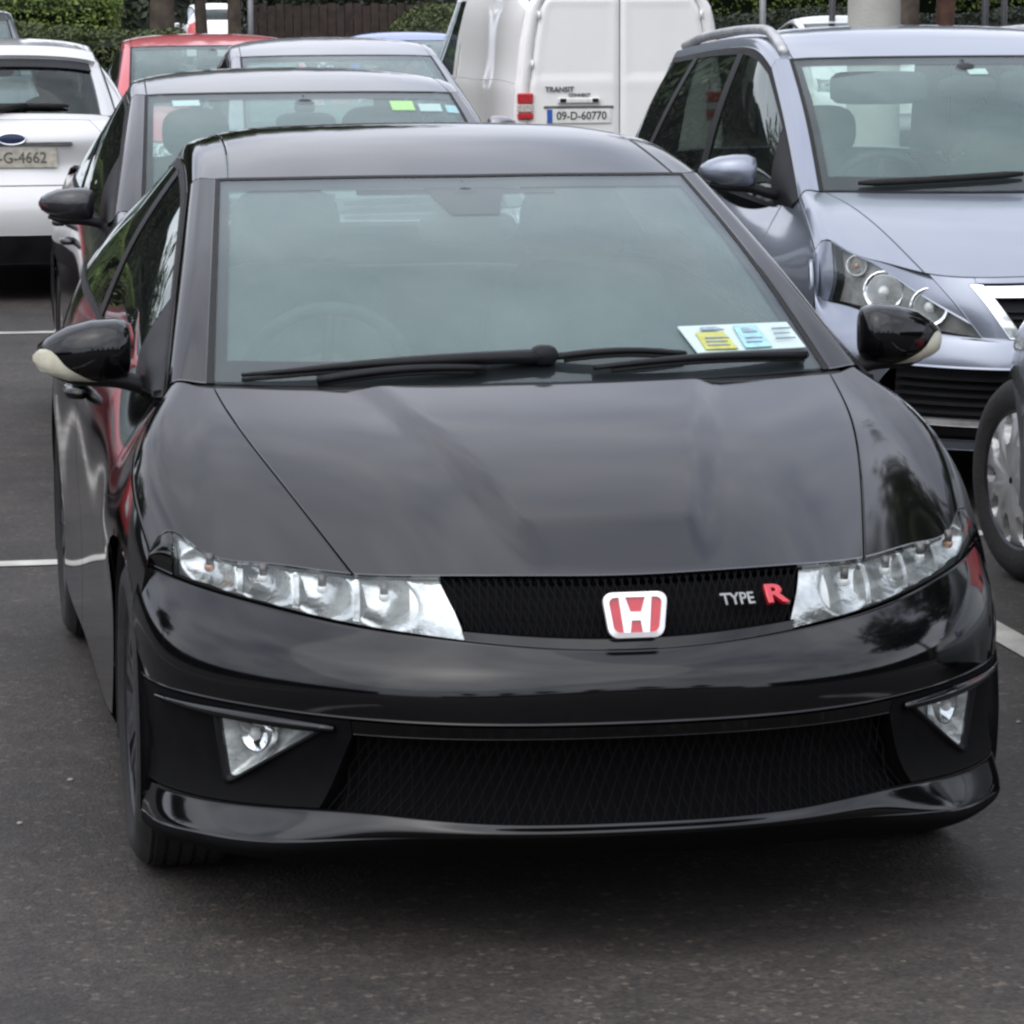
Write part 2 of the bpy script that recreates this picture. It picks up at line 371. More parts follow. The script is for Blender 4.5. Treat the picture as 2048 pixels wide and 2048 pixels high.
# ------------------------------------------------------------------ spline lofts
def nbasis(t, k):
    """natural cubic spline: matrix B so that f(t) = B @ values at knots k"""
    t = np.atleast_1d(np.asarray(t, float)); k = np.asarray(k, float); n = len(k)
    if n == 2:
        w = (t-k[0])/(k[1]-k[0]); return np.stack([1-w, w], -1)
    h = np.diff(k); A = np.eye(n); Bm = np.zeros((n, n))
    for i in range(1, n-1):
        A[i, i-1] = h[i-1]; A[i, i] = 2*(h[i-1]+h[i]); A[i, i+1] = h[i]
        Bm[i, i-1] = 6/h[i-1]; Bm[i, i+1] = 6/h[i]; Bm[i, i] = -6/h[i-1]-6/h[i]
    Mx = np.linalg.solve(A, Bm)
    i = np.clip(np.searchsorted(k, t, side='right')-1, 0, n-2)
    hi = h[i][..., None]; a = (k[i+1]-t)[..., None]/hi; b = (t-k[i])[..., None]/hi
    E = np.eye(n)
    return a*E[i]+b*E[i+1]+((a**3-a)*Mx[i]+(b**3-b)*Mx[i+1])*hi**2/6
def chord(P):
    d = np.linalg.norm(np.diff(P, axis=0), axis=1); k = np.concatenate([[0], np.cumsum(d)]); return k/k[-1]
def curve(P, n):
    P = np.asarray(P, float); return nbasis(np.linspace(0, 1, n), chord(P)) @ P
def curve_at(P, t):
    P = np.asarray(P, float); return nbasis(t, chord(P)) @ P
def sym(row):
    row = [tuple(p) for p in row]
    return [(-x, y, z) for (x, y, z) in row[:0:-1]]+row
class Loft:
    def __init__(s, rows, symm=False, knots=None):
        s.rows = [np.asarray(sym(r_) if symm else r_, float) for r_ in rows]
        s.k = [chord(r_) for r_ in s.rows]
        if knots is None:
            Q = np.array([nbasis(np.array([0, .25, .5, .75, 1.]), k) @ r_ for k, r_ in zip(s.k, s.rows)])
            d = np.linalg.norm(np.diff(Q, axis=0), axis=2).mean(1); knots = np.concatenate([[0], np.cumsum(d)])/d.sum()
        s.ku = np.asarray(knots, float)
    def ev(s, U, V):
        U, V = np.broadcast_arrays(np.asarray(U, float), np.asarray(V, float)); sh = U.shape
        W = nbasis(U.ravel(), s.ku); P = 0
        for i, (r_, k) in enumerate(zip(s.rows, s.k)): P = P+W[:, i:i+1]*(nbasis(V.ravel(), k) @ r_)
        return P.reshape(sh+(3,))
    def nrm(s, U, V, e=1e-3):
        U, V = np.broadcast_arrays(np.asarray(U, float), np.asarray(V, float))
        du = s.ev(np.clip(U+e, 0, 1), V)-s.ev(np.clip(U-e, 0, 1), V); dv = s.ev(U, np.clip(V+e, 0, 1))-s.ev(U, np.clip(V-e, 0, 1))
        n = np.cross(du, dv); return n/np.maximum(np.linalg.norm(n, axis=-1, keepdims=True), 1e-9)
    def find_v(s, u, axis, val, lo=.0, hi=1.):
        t = np.linspace(lo, hi, 400); p = s.ev(np.full(400, u), t)[:, axis]
        return float(t[np.argmin(abs(p-val))])
def fn(a): return a if callable(a) else (lambda s, a=a: np.full_like(np.asarray(s, float), a))
def patch(L, u0, u1, v0, v1, nu=24, nv=24, gap=.0025, flange=.012, off=0.0, ref=(0, 2, .6), arches=(), mirror=False, edge=.004, vu=False):
    """vertices and faces of a panel cut out of a loft, with a small rounded and folded rim"""
    u0, u1, v0, v1 = map(fn, (u0, u1, v0, v1))
    def P(t, s_):
        U_ = u0(s_)+(u1(s_)-u0(s_))*t; w_ = U_ if vu else t
        return U_, v0(w_)+(v1(w_)-v0(w_))*s_
    def length(ax):
        q = np.linspace(0, 1, 12); a, b = (q, np.full(12, .5)) if ax == 0 else (np.full(12, .5), q)
        p = L.ev(*P(a, b)); return max(.01, np.linalg.norm(np.diff(p, axis=0), axis=1).sum())
    def samp(n, ln):
        g = min(.2, gap/ln); e = min(.1, edge/ln); q = np.linspace(0, 1, n)
        return np.unique(np.concatenate([[g, g+e], g+e+q*(1-2*(g+e)), [1-g-e, 1-g]]).round(7))
    T = samp(nu, length(0)); S_ = samp(nv, length(1))
    tt, ss = np.meshgrid(T, S_, indexing='ij'); UU, VV = P(tt, ss)
    G = L.ev(UU, VV); N = L.nrm(UU, VV)
    c = G.reshape(-1, 3).mean(0)-np.asarray(ref); flip = np.sum(N.reshape(-1, 3).mean(0)*c) < 0
    if flip: N = -N
    G = G+N*off
    ins = np.zeros(G.shape[:2], bool)
    for (ay, az_, ar) in arches:
        dy, dz = G[..., 1]-ay, G[..., 2]-az_; d = np.hypot(dy, dz); i = d < ar
        k = np.where(i, ar/np.maximum(d, 1e-6), 1); G[..., 1] = ay+dy*k; G[..., 2] = az_+dz*k; ins |= i
    nu_, nv_ = G.shape[:2]; V = G.reshape(-1, 3); ID = np.arange(nu_*nv_).reshape(nu_, nv_); F = []
    for i in range(nu_-1):
        for j in range(nv_-1):
            if ins[i, j] and ins[i+1, j] and ins[i, j+1] and ins[i+1, j+1]: continue
            f = (ID[i, j], ID[i+1, j], ID[i+1, j+1], ID[i, j+1])
            F.append(f[::-1] if flip else f)
    V = list(map(tuple, V))
    if flange > 0:
        ring = list(ID[0, :])+list(ID[1:, -1])+list(ID[-1, -2::-1])+list(ID[-2:0:-1, 0])
        Nf = N.reshape(-1, 3); base = len(V); insf = ins.ravel()
        for q in ring: V.append(tuple(np.asarray(V[q])-Nf[q]*flange))
        m = len(ring)
        for q in range(m):
            a, b = ring[q], ring[(q+1) % m]
            if insf[a] and insf[b]: continue
            f = (a, b, base+(q+1) % m, base+q); F.append(f if flip else f[::-1])
    if len(arches) and ins.any():          # keep the panel itself, drop slivers cut loose by a wheel arch
        par = list(range(len(V)))
        def root_(a):
            while par[a] != a: par[a] = par[par[a]]; a = par[a]
            return a
        for f in F:
            r0_ = root_(f[0])
            for q in f[1:]: par[root_(q)] = r0_
        cnt = {}
        for f in F: cnt[root_(f[0])] = cnt.get(root_(f[0]), 0)+1
        big = max(cnt, key=cnt.get); F = [f for f in F if root_(f[0]) == big]
        used = sorted({int(q) for f in F for q in f}); mp = {q: i for i, q in enumerate(used)}
        V = [V[q] for q in used]; F = [tuple(mp[int(q)] for q in f) for f in F]
    if mirror: V = [(-x, y, z) for (x, y, z) in V]; F = [f[::-1] for f in F]
    return V, F
def panel(name, mat, parent, *a, **k):
    V, F = patch(*a, **k); return mk(name, V, F, mat, parent)
def pair(name, mat, parent, *a, **k):
    return [panel(name, mat, parent, *a, mirror=m, **k) for m in (False, True)]
def text_mesh(s, size, extrude=.002, bevel=0, shear=0):
    cu = bpy.data.curves.new('lettering', 'FONT'); cu.body = s; cu.size = size; cu.extrude = extrude; cu.bevel_depth = bevel
    cu.align_x = 'CENTER'; cu.align_y = 'CENTER'; cu.shear = shear; cu.resolution_u = 3
    o = bpy.data.objects.new('lettering', cu); COL.objects.link(o)
    dg = bpy.context.evaluated_depsgraph_get(); me = bpy.data.meshes.new_from_object(o.evaluated_get(dg))
    bpy.data.objects.remove(o, do_unlink=True); bpy.data.curves.remove(cu); return me
def text(name, s, size, mat, parent, loc, nrm=(0, -1, 0), extrude=.002, bold=0, shear=0, sx=1.0):
    me = text_mesh(s, size, extrude, bold, shear); o = link(name, me, mat, parent, smooth=False)
    z = Vector(nrm).normalized(); x = Vector((0, 0, 1)).cross(z).normalized(); y = z.cross(x)
    m = Matrix((x*sx, y, z)).transposed().to_4x4(); m.translation = loc; o.matrix_local = m; return o

# ------------------------------------------------------------------ car builder
def lerp_row(a, b, t, dz=0.0, dn=(0, 0, 0)):
    a, b = np.asarray(a, float), np.asarray(b, float); q = a+(b-a)*t
    f = np.linspace(0, 1, len(q)); k = 4*t*(1-t)
    q[:, 2] += dz*k*(1-.55*f**2)
    q += np.asarray(dn)*k*(1-.55*f[:, None]**2)
    return [tuple(p) for p in q]
def roll(row, d): return [tuple(p) for p in row]+[(row[-1][0]+d[0], row[-1][1]+d[1], row[-1][2]+d[2])]
def superbox(c, rad, p=3.0, n=20, m=12, taper=None):
    V = []; F = []
    for i in range(m+1):
        ph = -math.pi/2+math.pi*i/m
        for j in range(n):
            th = 2*math.pi*j/n
            d = (math.cos(ph)*math.cos(th), math.cos(ph)*math.sin(th), math.sin(ph))
            k = (abs(d[0])**p+abs(d[1])**p+abs(d[2])**p)**(-1/p)
            q = [d[0]*k*rad[0], d[1]*k*rad[1], d[2]*k*rad[2]]
            if taper: q = taper(q)
            V.append((c[0]+q[0], c[1]+q[1], c[2]+q[2]))
    for i in range(m):
        for j in range(n): F.append((i*n+j, i*n+(j+1) % n, (i+1)*n+(j+1) % n, (i+1)*n+j))
    return V, F
WHEELS = {}
def wheel(root, x, y, r, style='spoke', rim_mat='rim_silver', width=.20, rimr=None):
    """x: outer face; sign gives the side. part: wheel (rim) > tyre, wheel_cover / spoke"""
    s = 1 if x > 0 else -1; key = (style, rim_mat, round(r, 3), width, s, rimr)
    rr_ = rimr or r*.66
    if key not in WHEELS:
        def flipx(mb): 
            if s < 0: mb.V = [(-a, b, c) for a, b, c in mb.V]; mb.F = [f[::-1] for f in mb.F]
            return mb
        t = MB(); w_ = width
        prof = [(-w_, rr_*.98), (-w_, rr_*1.06), (-w_+.01, r*.95), (-w_+.03, r*.99)]
        nb = 5
        for k in range(nb):
            a0 = -w_+.03+(w_-.06)*k/nb; a1 = -w_+.03+(w_-.06)*(k+1)/nb
            prof += [(a0+.003, r), (a1-.006, r), (a1-.005, r*.988), (a1+.001, r*.988)]
        prof += [(-.026, r*.99), (-.008, r*.945), (0.002, r*.88), (.004, r*.80), (-.002, rr_*1.05), (-.008, rr_*.99)]
        t.lathe(prof, 56); flipx(t)
        me_t = bpy.data.meshes.new('tyre'); me_t.from_pydata(t.V, [], t.F)
        b = MB(); b.lathe([(-.008, rr_), (-.012, rr_*.95), (-.03, rr_*.92), (-w_*.8, rr_*.90), (-w_*.8, .02)], 48); flipx(b)
        me_r = bpy.data.meshes.new('wheel'); me_r.from_pydata(b.V, [], b.F)
        sp = MB()
        if style == 'spoke':
            n = 9
            for k in range(n):
                for dth in (-.085, .085):
                    th = 2*math.pi*k/n
                    def P(rad, dx, wd, th=th, dth=dth):
                        a = th+dth*(1 if rad > .1 else .4); c_, s_ = math.cos(a), math.sin(a)
                        return [(dx, rad*c_-wd*s_, rad*s_+wd*c_), (dx, rad*c_+wd*s_, rad*s_-wd*c_), (dx-.025, rad*c_+wd*s_, rad*s_-wd*c_), (dx-.025, rad*c_-wd*s_, rad*s_+wd*c_)]
                    st = [P(.045, -.018, .013), P(rr_*.5, -.006, .010), P(rr_*.95, -.014, .011)]
                    V = sum(st, []); F = []
                    for i in range(2):
                        for j in range(4): F.append((i*4+j, i*4+(j+1) % 4, i*4+4+(j+1) % 4, i*4+4+j))
                    sp.add(V, F)
            sp.lathe([(-.012, .001), (-.010, .03), (-.016, .06), (-.05, .062)], 24)
        else:     # plastic trim with a ring of oval holes and raised lips
            n = 10; NA, NR = n*12, 14
            V = []; F = []; hl_ = []
            for i in range(NR+1):
                f = i/NR; rad = .01+(rr_*1.0-.01)*f
                for k in range(NA):
                    th = 2*math.pi*k/NA; ph = (k % 12)/12*2*math.pi
                    dome = .012-.028*f**2.2-.012*max(0, f-.93)/.07
                    hole = max(0, 1-((math.cos(ph)-1)**2/.55+((f-.70)/.17)**2))
                    rib = .006*math.exp(-((math.cos(ph)+1)**2/.5))*math.exp(-((f-.55)/.25)**2)
                    hl_.append(hole > 0); V.append((dome-.02*(1 if hole > .0 else 0)+rib, rad*math.cos(th), rad*math.sin(th)))
            for i in range(NR):
                for k in range(NA):
                    f4 = (i*NA+k, i*NA+(k+1) % NA, (i+1)*NA+(k+1) % NA, (i+1)*NA+k)
                    if sum(hl_[q] for q in f4) < 4: F.append(f4)
            sp.add(V, F)
        flipx(sp)
        me_s = bpy.data.meshes.new('spokes'); me_s.from_pydata(sp.V, [], sp.F)
        d = MB(); d.lathe([(-.07, .02), (-.07, rr_*.78), (-.09, rr_*.78), (-.09, .02)], 40); flipx(d)
        me_d = bpy.data.meshes.new('brake_disc'); me_d.from_pydata(d.V, [], d.F)
        WHEELS[key] = (me_r, me_t, me_s, me_d)
    me_r, me_t, me_s, me_d = WHEELS[key]
    o = link('wheel', me_r, 'rim_dark' if style != 'spoke' else rim_mat, root); o.location = (x, y, r)
    fix_normals(o)
    tt = link('tyre', me_t, 'tyre', o); fix_normals(tt); sharp(tt, 40)
    ss = link('spokes' if style == 'spoke' else 'wheel_cover', me_s, rim_mat, o); sharp(fix_normals(ss), 40)
    link('brake_disc', me_d, 'brake', o)
    return o
def arch_liner(root, y, z, r, x1, x0):
    for s in (-1, 1):
        V = []; F = []; n = 28
        for k in range(n+1):
            th = math.pi*(-.12+1.24*k/n)
            for (xx, dr) in ((x1, .0), (x1-.012, -.012), (x0, -.012), (x0, -.25)):
                V.append((s*xx, y+(r+dr)*math.cos(th), z+(r+dr)*math.sin(th)))
        for k in range(n):
            for j in range(3): F.append((k*4+j, k*4+j+1, k*4+5+j, k*4+4+j))
        mk('wheel_arch', V, F, 'plastic_black', root)
def seat(root, x, y, z, name='seat', mat='seat_fabric', w=.25, back=.62, head=True):
    mb = MB()
    mb.add(*superbox((x, y, z+.12), (w, .26, .10), 4))
    def tp(q): return [q[0]*(1-.12*max(0, q[2])/.31), q[1]+q[2]*.28, q[2]]
    mb.add(*superbox((x, y+.32, z+.20+back/2), (w, .085, back/2), 4, taper=tp))
    o = mb.obj(name, mat, root)
    if head:
        h = MB(); h.add(*superbox((x, y+.47, z+.28+back), (.135, .05, .10), 3))
        h.tube([(x-.05, y+.44, z+.1+back), (x-.05, y+.47, z+.24+back)], .007); h.tube([(x+.05, y+.44, z+.1+back), (x+.05, y+.47, z+.24+back)], .007)
        h.obj('headrest', mat, o)
    return o
def mirror_pair(root, x0, y, z, L=.19, h=.062, d=.055, mat='paint_black', base='plastic_black', ind=None, z_stalk=-.06, tipdrop=0.0, glass_=True):
    """wing mirrors: shell, lower base with stalk, indicator, mirror glass"""
    for s in (-1, 1):
        ts = [0, .03, .15, .4, .65, .85, .95, 1.0]
        ry = [.50, .82, .98, 1, .95, .76, .52, .12]; rz = [.62, .86, 1, 1.0, .88, .62, .40, .10]
        V = []; F = []; n = 20
        for t, a, b in zip(ts, ry, rz):
            for k in range(n):
                th = 2*math.pi*k/n; c_, s_ = math.cos(th), math.sin(th)
                e = 2/2.6; cy = math.copysign(abs(c_)**e, c_); sz = math.copysign(abs(s_)**e, s_)
                yy = d*a*cy
                if cy > 0: yy *= .35             # flat back where the glass sits
                V.append((s*(x0+L*t), y+yy+.05*t*t, z+h*b*sz-(tipdrop*t*t)-(.30*h*t if sz < 0 else 0)*0))
        for i in range(len(ts)-1):
            for k in range(n): F.append((i*n+k, i*n+(k+1) % n, (i+1)*n+(k+1) % n, (i+1)*n+k))
        F += [tuple(range(n)), tuple((len(ts)-1)*n+k for k in range(n))]
        o = fix_normals(mk('wing_mirror', V, F, mat, root))
        b = MB()
        pts = [(s*(x0+L*.82), y+.03, z-h*.80), (s*(x0+L*.5), y+.012, z-h*.98), (s*(x0+.02), y, z-h*1.02), (s*(x0-.05), y-.005, z-h*1.15+z_stalk*.35), (s*(x0-.13), y, z-h+z_stalk)]
        b.tube([tuple(p) for p in curve(pts, 14)], list(np.interp(np.linspace(0, 1, 14), [0, .15, .5, .8, 1], [.012, .026, .034, .030, .028])), 12, sq=.62)
        b.obj('mirror_base', base, o)
        if ind:
            V = []; F = []; tt_ = np.linspace(.36, 1.0, 12); na = 7
            for t in tt_:
                a_, b_ = np.interp(t, ts, ry)*1.03, np.interp(t, ts, rz)*1.05
                k0 = math.pi*np.interp(t, [.36, .7, .95, 1], [1.38, 1.08, .78, .72]); k1 = math.pi*1.40
                for th in np.linspace(k0, k1, na):
                    c_, s_ = math.cos(th), math.sin(th); e = 2/2.6
                    cy = math.copysign(abs(c_)**e, c_); sz = math.copysign(abs(s_)**e, s_); yy = d*a_*cy*(1 if cy < 0 else .35)
                    V.append((s*(x0+L*t+(.002 if t > .95 else 0)), y+yy+.05*t*t-.001, z+h*b_*sz-tipdrop*t*t))
            for i in range(11):
                for k in range(na-1): F.append((i*na+k, i*na+k+1, (i+1)*na+k+1, (i+1)*na+k))
            fix_normals(mk('indicator', V, F, ind, o))
        if glass_:
            g = MB(); g.add(*superbox((s*(x0+L*.42), y+d*.30+.014, z), (L*.34, .004, h*.70), 3.0)); g.obj('mirror_glass', 'chrome', o)
def plate(root, c, s, nrm, wd=.52, ht=.112, mat='plate_white', name='number_plate', euro=True, ink='plate_ink'):
    """a plate standing in the plane whose outward normal is nrm (0,-1,0 or 0,1,0)"""
    mb = MB(); mb.box(c, (wd, .012, ht), bev=.003); o = mb.obj(name, mat, root, smooth=False)
    f = -1 if nrm[1] < 0 else 1
    if s: text('characters', s, ht*.80, ink, o, (c[0]+.02*(1 if f < 0 else -1)*(1 if euro else 0), c[1]+f*.007, c[2]), nrm, .0012, .0012, sx=.92)
    if euro:
        e = MB(); e.box((c[0]-(1 if f < 0 else -1)*(wd/2-.024), c[1]+f*.0075, c[2]), (.042, .004, ht*.96)); e.obj('euro_band', 'plate_blue', o, smooth=False)
    return o
def mirror_pts(P): return [(-x, y, z) for x, y, z in P]

def build_car(root, S, pm, trim='plastic_black', screen='glass_screen', side='glass_side', detail=1.0, hero=False):
    """S: half-section curves (x >= 0) of one car, nose at y = 0, facing -y"""
    D = lambda n: max(4, int(n*detail))
    rl = S.get('roll', (.018, 0, -.030)); rr2 = S.get('roof_roll', (.022, 0, -.036))
    L_ = S['L']; ref = (0, L_*.5, .55)
    cdx = S.get('crown_dx', .0)
    def flare(r_, t): 
        m_ = len(r_)-1; return [(x+cdx*4*t*(1-t)*(i/m_)**4, y, z) for i, (x, y, z) in enumerate(r_)]
    top_rows = [S['C1']]+[flare(lerp_row(S['C1'], S['cowl'], t, S['bulge']), t) for t in (.3, .65)]+[S['cowl']]
    top_rows = [roll(r_, rl) for r_ in top_rows]
    ST = Loft(top_rows, True)
    sf, sb = [ST.find_v(u, 0, x, .5, 1) for u, x in zip((0, 1), S['seam'])]; vs = lambda t: sf+(sb-sf)*np.asarray(t)
    if 'bonnet_mod' in S: S['bonnet_mod'](ST)
    bn = panel('bonnet', pm, root, ST, 0, 1, lambda t: 1-vs(t), vs, D(34), D(56), ref=ref)
    if not S.get('plain_wing'):
        pair('wing', pm, root, ST, 0, 1, vs, 1, D(28), D(18), ref=ref)
    # black liner sheet standing for the darkness seen through the shut lines
    panel('dark_liner', 'plastic_black', root, ST, .04, .97, .06, .94, 8, 12, off=-.03, flange=0, ref=ref)
    # ---- nose band with lamps
    c1r = roll(S['C1'], rl); e_ = c1r[-1]; c2r = [tuple(p) for p in S['C2']]+[(e_[0]+.005, e_[1]+.010, e_[2]-.020)]
    mid = [tuple((np.asarray(a)+np.asarray(b))/2+np.array([.004, -.012, .004])*(1 if i < len(c1r)-1 else .3)) for i, (a, b) in enumerate(zip(c1r, c2r))]
    SB = Loft([c1r, mid, c2r], True)
    li0, li1 = [SB.find_v(u, 0, x, .5, 1) for u, x in zip((0, 1), S['lamp_in'])]; lo0, lo1 = [SB.find_v(u, 0, x, .5, 1) for u, x in zip((0, 1), S['lamp_out'])]
    vi = lambda t: li0+(li1-li0)*np.asarray(t); vo = lambda t: lo0+(lo1-lo0)*np.asarray(t)
    lt = S.get('lamp_top', 0.0); lb = S.get('lamp_bot', 1.0)
    pair('nose_corner', pm, root, SB, 0, 1, vo, 1, D(8), D(8), ref=ref, gap=.001)
    if callable(lt) or lt > 0: pair('nose_upper', pm, root, SB, 0, lt, vi, vo, D(8), D(26), ref=ref, gap=.001, vu=True)
    lenses = pair('headlamp', 'glass_lens', root, SB, lt, lb, vi, vo, D(10), D(26), ref=ref, gap=.002, flange=.0, vu=True)
    for ln, mir in zip(lenses, (False, True)):
        if S.get('cells'):       # pressed reflector: one deep bowl per bulb, ridges between
            V, F = patch(SB, lt, lb, vi, vo, D(16), D(90), ref=ref, gap=.001, flange=-.012, off=-.014, mirror=mir); n_g = len(V)
            VV = []
            for k_, (x, y, z) in enumerate(V):
                dz_ = 0
                zc = np.interp(abs(x), [p[0] for p in S['C1']], [p[2] for p in S['C1']]); zb = np.interp(abs(x), [p[0] for p in S['C2']], [p[2] for p in S['C2']])
                fu = (z-(zc+zb)/2)/max(.02, (zc-zb)/2)
                for (cx, cw_) in S['cells']: dz_ = max(dz_, 1-((abs(x)-cx)/cw_)**2-(fu/1.0)**2)
                VV.append((x*(1-.010*max(0, dz_)), y+.050*max(0, dz_), z))
            mk('lamp_housing', VV, F, S['housing'], ln)
            for (cx, cw_) in S['cells']:
                v_ = SB.find_v(.5, 0, cx, .5, 1); c = SB.ev(np.array([.5]), np.array([v_]))[0]; sg = -1 if mir else 1
                b2 = MB(); b2.add(*superbox((sg*c[0], c[1]+.038, c[2]+.004), (.011, .014, .011), 2, 12, 8)); b2.obj('bulb', 'amber' if cx > .7 else 'lamp_white', ln)
                b3 = MB(); b3.tube([(sg*c[0], c[1]+.030, c[2]+.030), (sg*c[0], c[1]+.034, c[2]+.006)], .008, 8); b3.obj('bulb_shield', 'lamp_grey', ln)
        else:
            panel('lamp_housing', S.get('housing', 'lamp_silver'), ln, SB, lt, lb, vi, vo, D(12), D(30), ref=ref, gap=.0, flange=-S.get('house', .022)+.001, off=-S.get('house', .022), mirror=mir, vu=True)
        for (u, v, rad, kind) in S.get('bowls', ()):
            v = SB.find_v(u, 0, v, .5, 1); c = SB.ev(np.array([u]), np.array([v]))[0]; n = SB.nrm(np.array([u]), np.array([v]))[0]
            if np.dot(n, c-np.asarray(ref)) < 0: n = -n
            ax = Vector(n)*.35+Vector((0, -1, .05))*.65; ax.normalize()
            c = Vector(c)-Vector(n)*.017
            mb = MB(); mb.lathe([(-.030, .006), (-.026, rad*.45), (-.012, rad*.8), (.008, rad), (.008, rad*1.08), (-.02, rad*1.1)], 20, 'z')
            q = ax.to_track_quat('Z', 'Y').to_matrix()
            mb.V = [tuple(q @ Vector(p)+c) for p in mb.V]
            if mir: mb.V = mirror_pts(mb.V)
            fix_normals(mb.obj('reflector', {'c': 'chrome', 'w': 'lamp_white', 'a': 'lamp_silver'}[kind], ln))
            b2 = MB(); b2.add(*superbox(tuple(c-ax*.002), (rad*.30, rad*.30, rad*.30), 2, 12, 8))
            if mir: b2.V = mirror_pts(b2.V)
            b2.obj('bulb', 'lamp_white' if kind != 'a' else 'amber', ln)
    # ---- bumper
    SU = Loft([c2r]+S['bump'], True)
    arches = [(S['wf'], S['wr'], S['ar']), (S['wb'], S['wr'], S['ar'])]
    if not hero:
        panel('bumper', pm, root, SU, S.get('bump_u0', 0), 1, 0, 1, D(26), D(60), ref=ref, arches=arches, gap=.002)
    # ---- screen
    base = [(x, y+S.get('scuttle', .06)*(1-(i/(len(S['cowl'])-1))**3), z+.004) for i, (x, y, z) in enumerate(S['cowl'])]
    top = S['roof'][0]
    midr = lerp_row(base, top, .5, 0, S['screen_bulge'])
    SS = Loft([roll(base, rl), roll(midr, tuple((np.asarray(rl)+np.asarray(rr2))/2)), roll(top, rr2)], True)
    g0, g1 = [SS.find_v(u, 0, x, .5, 1) for u, x in zip((0, 1), S['glass_x'])]; vg = lambda t: g0+(g1-g0)*np.asarray(t)
    ws = panel('windscreen', screen, root, SS, .0, 1, lambda t: 1-vg(t), vg, D(24), D(36), ref=ref, gap=.006, flange=0)
    panel('inner_haze', 'glass_haze', ws, SS, .02, .98, lambda t: 1-vg(t)+.004, lambda t: vg(t)-.004, D(12), D(18), ref=ref, gap=0, off=-.010, flange=0)
    fr = MB()
    for a in ((.0, .10, lambda t: 1-vg(t), vg), (.925, 1., lambda t: 1-vg(t), vg)):
        fr.add(*patch(SS, a[0], a[1], a[2], a[3], 6, D(30), ref=ref, gap=.004, off=-.005, flange=0))
    wv = S.get('frit_w', .022)
    for m in (False, True):
        fr.add(*patch(SS, .09, .93, lambda t: vg(t)-wv, vg, D(14), 4, ref=ref, gap=.003, off=-.005, flange=0, mirror=m))
    fr.obj('windscreen_frit', 'frit', ws)
    sl = MB()
    for m in (False, True): sl.add(*patch(SS, 0, 1, lambda t: vg(t)-.004, lambda t: vg(t)+.006, D(14), 4, ref=ref, gap=0, off=.001, flange=.006, mirror=m))
    sl.add(*patch(SS, .985, 1., lambda t: 1-vg(t), vg, 4, D(24), ref=ref, gap=0, off=.0015, flange=.004)); sl.obj('windscreen_seal', 'rubber', ws)
    pair('pillar', pm, root, SS, 0, 1, lambda t: vg(t)+.006, 1, D(20), D(8), ref=ref, gap=.0005)
    panel('scuttle', trim, root, Loft([[(x, y-.02, z-.012) for x, y, z in S['cowl'][:-1]], [(x, y+.012, z-.004) for x, y, z in base[:-1]]], True), 0, 1, 0, 1, 6, D(30), ref=ref, gap=0)
    # ---- roof
    SR = Loft([roll(r_, rr2) for r_ in S['roof']], True)
    vr = S.get('roof_v', .93)
    panel('roof', pm, root, SR, 0, 1, 1-vr, vr, D(26), D(40), ref=ref, gap=.002)
    pair('roof_side', pm, root, SR, 0, 1, vr, 1, D(26), D(8), ref=ref, gap=.0015)
    panel('headliner', 'headliner', root, SR, .03, .97, .1, .9, 8, 12, ref=ref, off=-.04, flange=0)
    # ---- rear screen, tail
    midb = lerp_row(S['roof'][-1], S['rear'], .5, 0, S.get('rear_bulge', (0, .03, .02)))
    SQ = Loft([roll(S['roof'][-1], rr2), roll(midb, rr2), roll(S['rear'], rl)], True)
    vq = S.get('rear_v', .86)
    rw = panel('rear_window', S.get('rear_glass', screen), root, SQ, S.get('rw_u', (.08, .97))[0], S.get('rw_u', (.08, .97))[1], 1-vq, vq, D(14), D(24), ref=ref, gap=.004, flange=0)
    panel('rear_header', pm, root, SQ, 0, S.get('rw_u', (.08, .97))[0], 0, 1, 5, D(24), ref=ref, gap=.001)
    if S.get('rw_u', (.08, .97))[1] < .999: panel('rear_window_sill', pm, root, SQ, S.get('rw_u', (.08, .97))[1], 1, 0, 1, 4, D(24), ref=ref, gap=0)
    pair('rear_pillar', pm, root, SQ, S.get('rw_u', (.08, .97))[0], S.get('rw_u', (.08, .97))[1], vq, 1, D(12), D(7), ref=ref, gap=.0015)
    TL = Loft([roll(S['rear'], rl)]+S['tail'], True)
    ut = S.get('gate_u', .55); vt = S.get('gate_v', .86); l0, l1 = S.get('tail_lamp_u', (.05, .4))
    panel('tailgate', pm, root, TL, 0, ut, 1-vt, vt, D(18), D(30), ref=ref)
    panel('rear_bumper', S.get('rear_bumper_mat', pm), root, TL, ut, S.get('rb_u1', 1), 0, 1, D(14), D(36), ref=ref, arches=arches)
    if S.get('rb_u1', 1) < 1: panel('rear_valance', 'plastic_black', root, TL, S['rb_u1'], 1, 0, 1, D(8), D(36), ref=ref, arches=arches)
    tl = pair('tail_lamp', 'lamp_red', root, TL, l0, l1, vt, S.get('tail_lamp_v', 1), D(10), D(8), ref=ref, gap=.003, off=.004)
    if l0 > 0: pair('rear_corner', pm, root, TL, 0, l0, vt, 1, 5, D(7), ref=ref, gap=.001)
    if l1 < ut: pair('rear_corner', pm, root, TL, l1, ut, vt, 1, 5, D(7), ref=ref, gap=.001)
    # ---- side glass
    q_ = np.linspace(0, 1, 30)
    W = np.concatenate([SS.ev(q_, np.ones(30)), SR.ev(q_, np.ones(30))[1:], SQ.ev(q_, np.ones(30))[1:]])
    belt = S['belt']
    n = 40; kw_ = chord(W); Wc = np.stack([np.interp(np.linspace(0, 1, n), kw_, W[:, i]) for i in range(3)], 1); Bc = curve(belt, n)
    mids = (Wc+Bc)/2; mids[:, 0] += S.get('side_bulge', .022)
    SG = Loft([Wc, mids, Bc], False)
